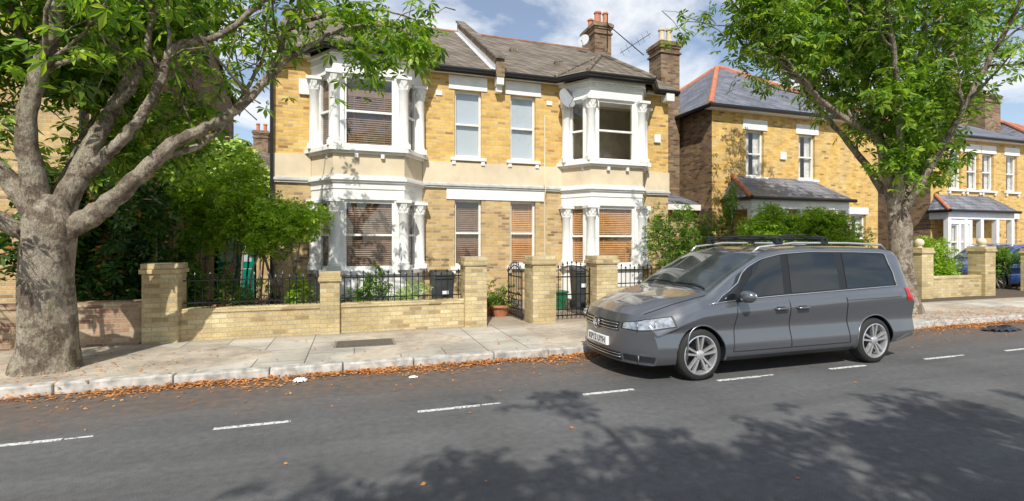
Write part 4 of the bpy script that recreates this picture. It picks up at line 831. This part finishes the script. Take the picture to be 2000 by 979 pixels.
    patch('lower_grille',lambda u,v:F(-.46+.92*u,.225+.10*v),24,5,M['blackplastic'],.004)
    for z,r_ in ((.265,.007),(.30,.004)): mm=MB(BX); mm.tube([F(-.46+.92*k/24,z)+Vector((-.012,0,0)) for k in range(25)],r_,6); mm.obj('grille_bar',body,M['chrome'],smooth='all')
    fx=Matrix(((0,0,-1,0),(-1,0,0,0),(0,1,0,0),(0,0,0,1)))
    ex=F(0,.64).x-.03; EX=BX@Matrix.Translation((ex,0,.64))@fx
    mm=MB(EX); mm.lathe([(.078,-.01),(.080,.004),(.070,.008),(.064,.002),(.064,-.01)],(0,0,0),28,cap=False)
    for a,b in [((-.030,.046),(0,-.002)),((.030,.046),(0,-.002)),((-.052,.02),(-.022,-.048)),((-.022,-.048),(0,.0)),((0,.0),(.022,-.048)),((.022,-.048),(.052,.02))]: mm.tube([(a[0],a[1],.004),(b[0],b[1],.004)],.0065,6)
    em=mm.obj('emblem',body,M['chrome'],smooth=True)
    mm=MB(EX); mm.lathe([(.066,-.012),(.066,-.002)],(0,0,0),24); mm.obj('emblem_back',body,M['blackplastic'])
    px=F(0,.43).x-.012; mm=MB(BX); mm.box(px-.008,px+.03,-.26,.26,.375,.486); pl=mm.obj('number_plate',body,M['plate'],bevel=.004)
    cu=bpy.data.curves.new('plate_text','FONT'); cu.body='KP12 UYH'; cu.size=.108; cu.align_x='CENTER'; cu.align_y='CENTER'; cu.extrude=.0008; cu.offset=.0018
    to=bpy.data.objects.new('tmp',cu); col.objects.link(to); dg=bpy.context.evaluated_depsgraph_get(); dg.update(); me=bpy.data.meshes.new_from_object(to.evaluated_get(dg)); bpy.data.objects.remove(to)
    me.transform(BX@Matrix.Translation((px-.0095,0,.431))@fx@Matrix.Diagonal((.92,1,1,1))); me.materials.clear(); me.materials.append(M['black']); to=bpy.data.objects.new('plate_lettering',me); col.objects.link(to); setpar(to,pl)
    for wx in WX:
        for sg in(-1,1):
            k_=.945; yo=sg*.885; WXf=BX@Matrix.Translation((wx,yo,WZ))@(Matrix.Rotation(math.pi,4,'Z') if sg>0 else Matrix.Identity(4))@Matrix.Diagonal((k_,1,k_,1))
            mm=MB(WXf); mm.lathe([(.20,.20),(.30,.20),(.327,.185),(.333,.16),(.333,.05),(.325,.022),(.30,.004),(.262,.0),(.25,.012),(.24,.03)],(0,0,0),40,'y',cap=False); wh=mm.obj('wheel',T,M['tyre'],smooth=True)
            mm=MB(WXf); mm.lathe([(.252,.02),(.255,.004),(.243,.0),(.232,.02),(.228,.12)],(0,0,0),40,'y',cap=False)
            for k in range(5):
                for dd in(-.19,.19):
                    a=k*2*math.pi/5+math.pi/2; p0=Vector((.05*math.cos(a+dd*1.6),.018,.05*math.sin(a+dd*1.6))); p1=Vector((.238*math.cos(a+dd),.008,.238*math.sin(a+dd))); d=(p1-p0).normalized(); sdv=d.cross(Vector((0,1,0)))
                    w0,w1=.012,.015; vs=[p0-sdv*w0,p0+sdv*w0,p1+sdv*w1,p1-sdv*w1]; mm.add([tuple(v) for v in vs]+[tuple(v+Vector((0,.035,0))) for v in vs],[(0,1,2,3),(7,6,5,4),(0,4,5,1),(1,5,6,2),(2,6,7,3),(3,7,4,0)])
            mm.lathe([(.060,.04),(.060,.012),(.045,.004),(.001,.003)],(0,0,0),20,'y'); mm.obj('rim',wh,M['alloy'],smooth=True)
            mm=MB(WXf); mm.lathe([(.228,.10),(.228,.11)],(0,0,0),30,'y'); mm.obj('brake_disc',wh,M['black'])
    if detail:
        for xb in (2.35,3.15):
            mm=MB(BX); mm.tube([(xb,-.72,1.735),(xb,.72,1.735)],.018,8)
            for sg in(-1,1): mm.box(xb-.06,xb+.06,sg*.66-.03,sg*.66+.03,1.67,1.75)
            mm.obj('roof_bar',body,M['blackplastic'],bevel=.005)
        for yb in (-.40,.1,.45):
            mm=MB(BX); mm.box(2.1,3.45,yb-.025,yb+.025,1.755,1.768); mm.box(2.1,2.35,yb-.04,yb+.04,1.76,1.785); mm.box(3.2,3.4,yb-.04,yb+.04,1.76,1.785); mm.tube([(2.6,yb,1.772),(2.75,yb-.04,1.795),(3.1,yb-.05,1.795)],.011,6); mm.obj('bicycle_carrier',body,M['blackplastic'],bevel=.004)
    return T
car(3.087,5.87,M['cargrey'],'dark grey metallic people carrier with roof bars parked at kerb')
car(20.6,12.0,M['carblue'],'bright blue car parked on a driveway behind the wall',False)
# ------------------------------------------------------------------ litter
P=[]
for k in range(15000):
    x=random.uniform(-6,16); y=6.735-abs(random.gauss(0,.085))*(1+1.1*math.sin(x*1.7)**2)
    if math.sin(x*2.3)+math.sin(x*.9+1)+random.gauss(0,1.1)>-1.1: P.append((x,y,.010+random.random()*.03*max(0,1-(6.735-y)*4)))
for k in range(240): P.append((random.uniform(-6,14),random.uniform(6.9,9.0),.128))
for k in range(260): P.append((random.gauss(-3.6,.7),random.gauss(7.4,.4),.128))
for k in range(600): P.append((random.uniform(-6,12),6.7-abs(random.gauss(0,.45)),.008))
for k in range(25): P.append((random.uniform(-4,8),random.uniform(2.5,6),.008))
for k in range(1200): P.append((random.uniform(11,17),random.gauss(7.1,.35)*1.0,.13))
P=[p if p[1]<6.74 else (p[0],p[1],.130) for p in P]
o=leafmesh('leaf_litter',P,.045,M['litter'],None,nl=1,droop=.05,flat=.35,asp=.6,kind='stuff'); o['label']='orange brown fallen leaves gathered along the kerb'; o['category']='fallen leaves'
def rag(label,cat,name,c,s,mat,n=14):
    T=thing(name,label,cat,c); m=MB(); N=12; vs=[]
    for i in range(N+1):
        for j in range(N+1):
            u,v=i/N-.5,j/N-.5; r=max(0,1-4*(u*u+v*v)*.9); vs.append((c[0]+u*s[0]*(1+random.gauss(0,.05)),c[1]+v*s[1]*(1+random.gauss(0,.05)),c[2]+.008+s[2]*r**.5*random.uniform(.3,1)))
    m.add(vs,[(i*(N+1)+j,(i+1)*(N+1)+j,(i+1)*(N+1)+j+1,i*(N+1)+j+1) for i in range(N) for j in range(N) if (i-5.5)**2+(j-5.5)**2<36]); m.obj('sheet',T,mat,smooth='all')
rag('crumpled black plastic bag lying on the road by the kerb','plastic bag','plastic_bag',(11.9,6.15,0),(.95,.4,.10),M['bag'])
rag('crumpled white plastic litter lying in the gutter','litter','litter',(-.62,6.45,0),(.17,.12,.06),M['litterbag'])
rag('crumpled white plastic litter lying in the gutter','litter','litter',(.7,6.2,0),(.12,.08,.03),M['litterbag'])
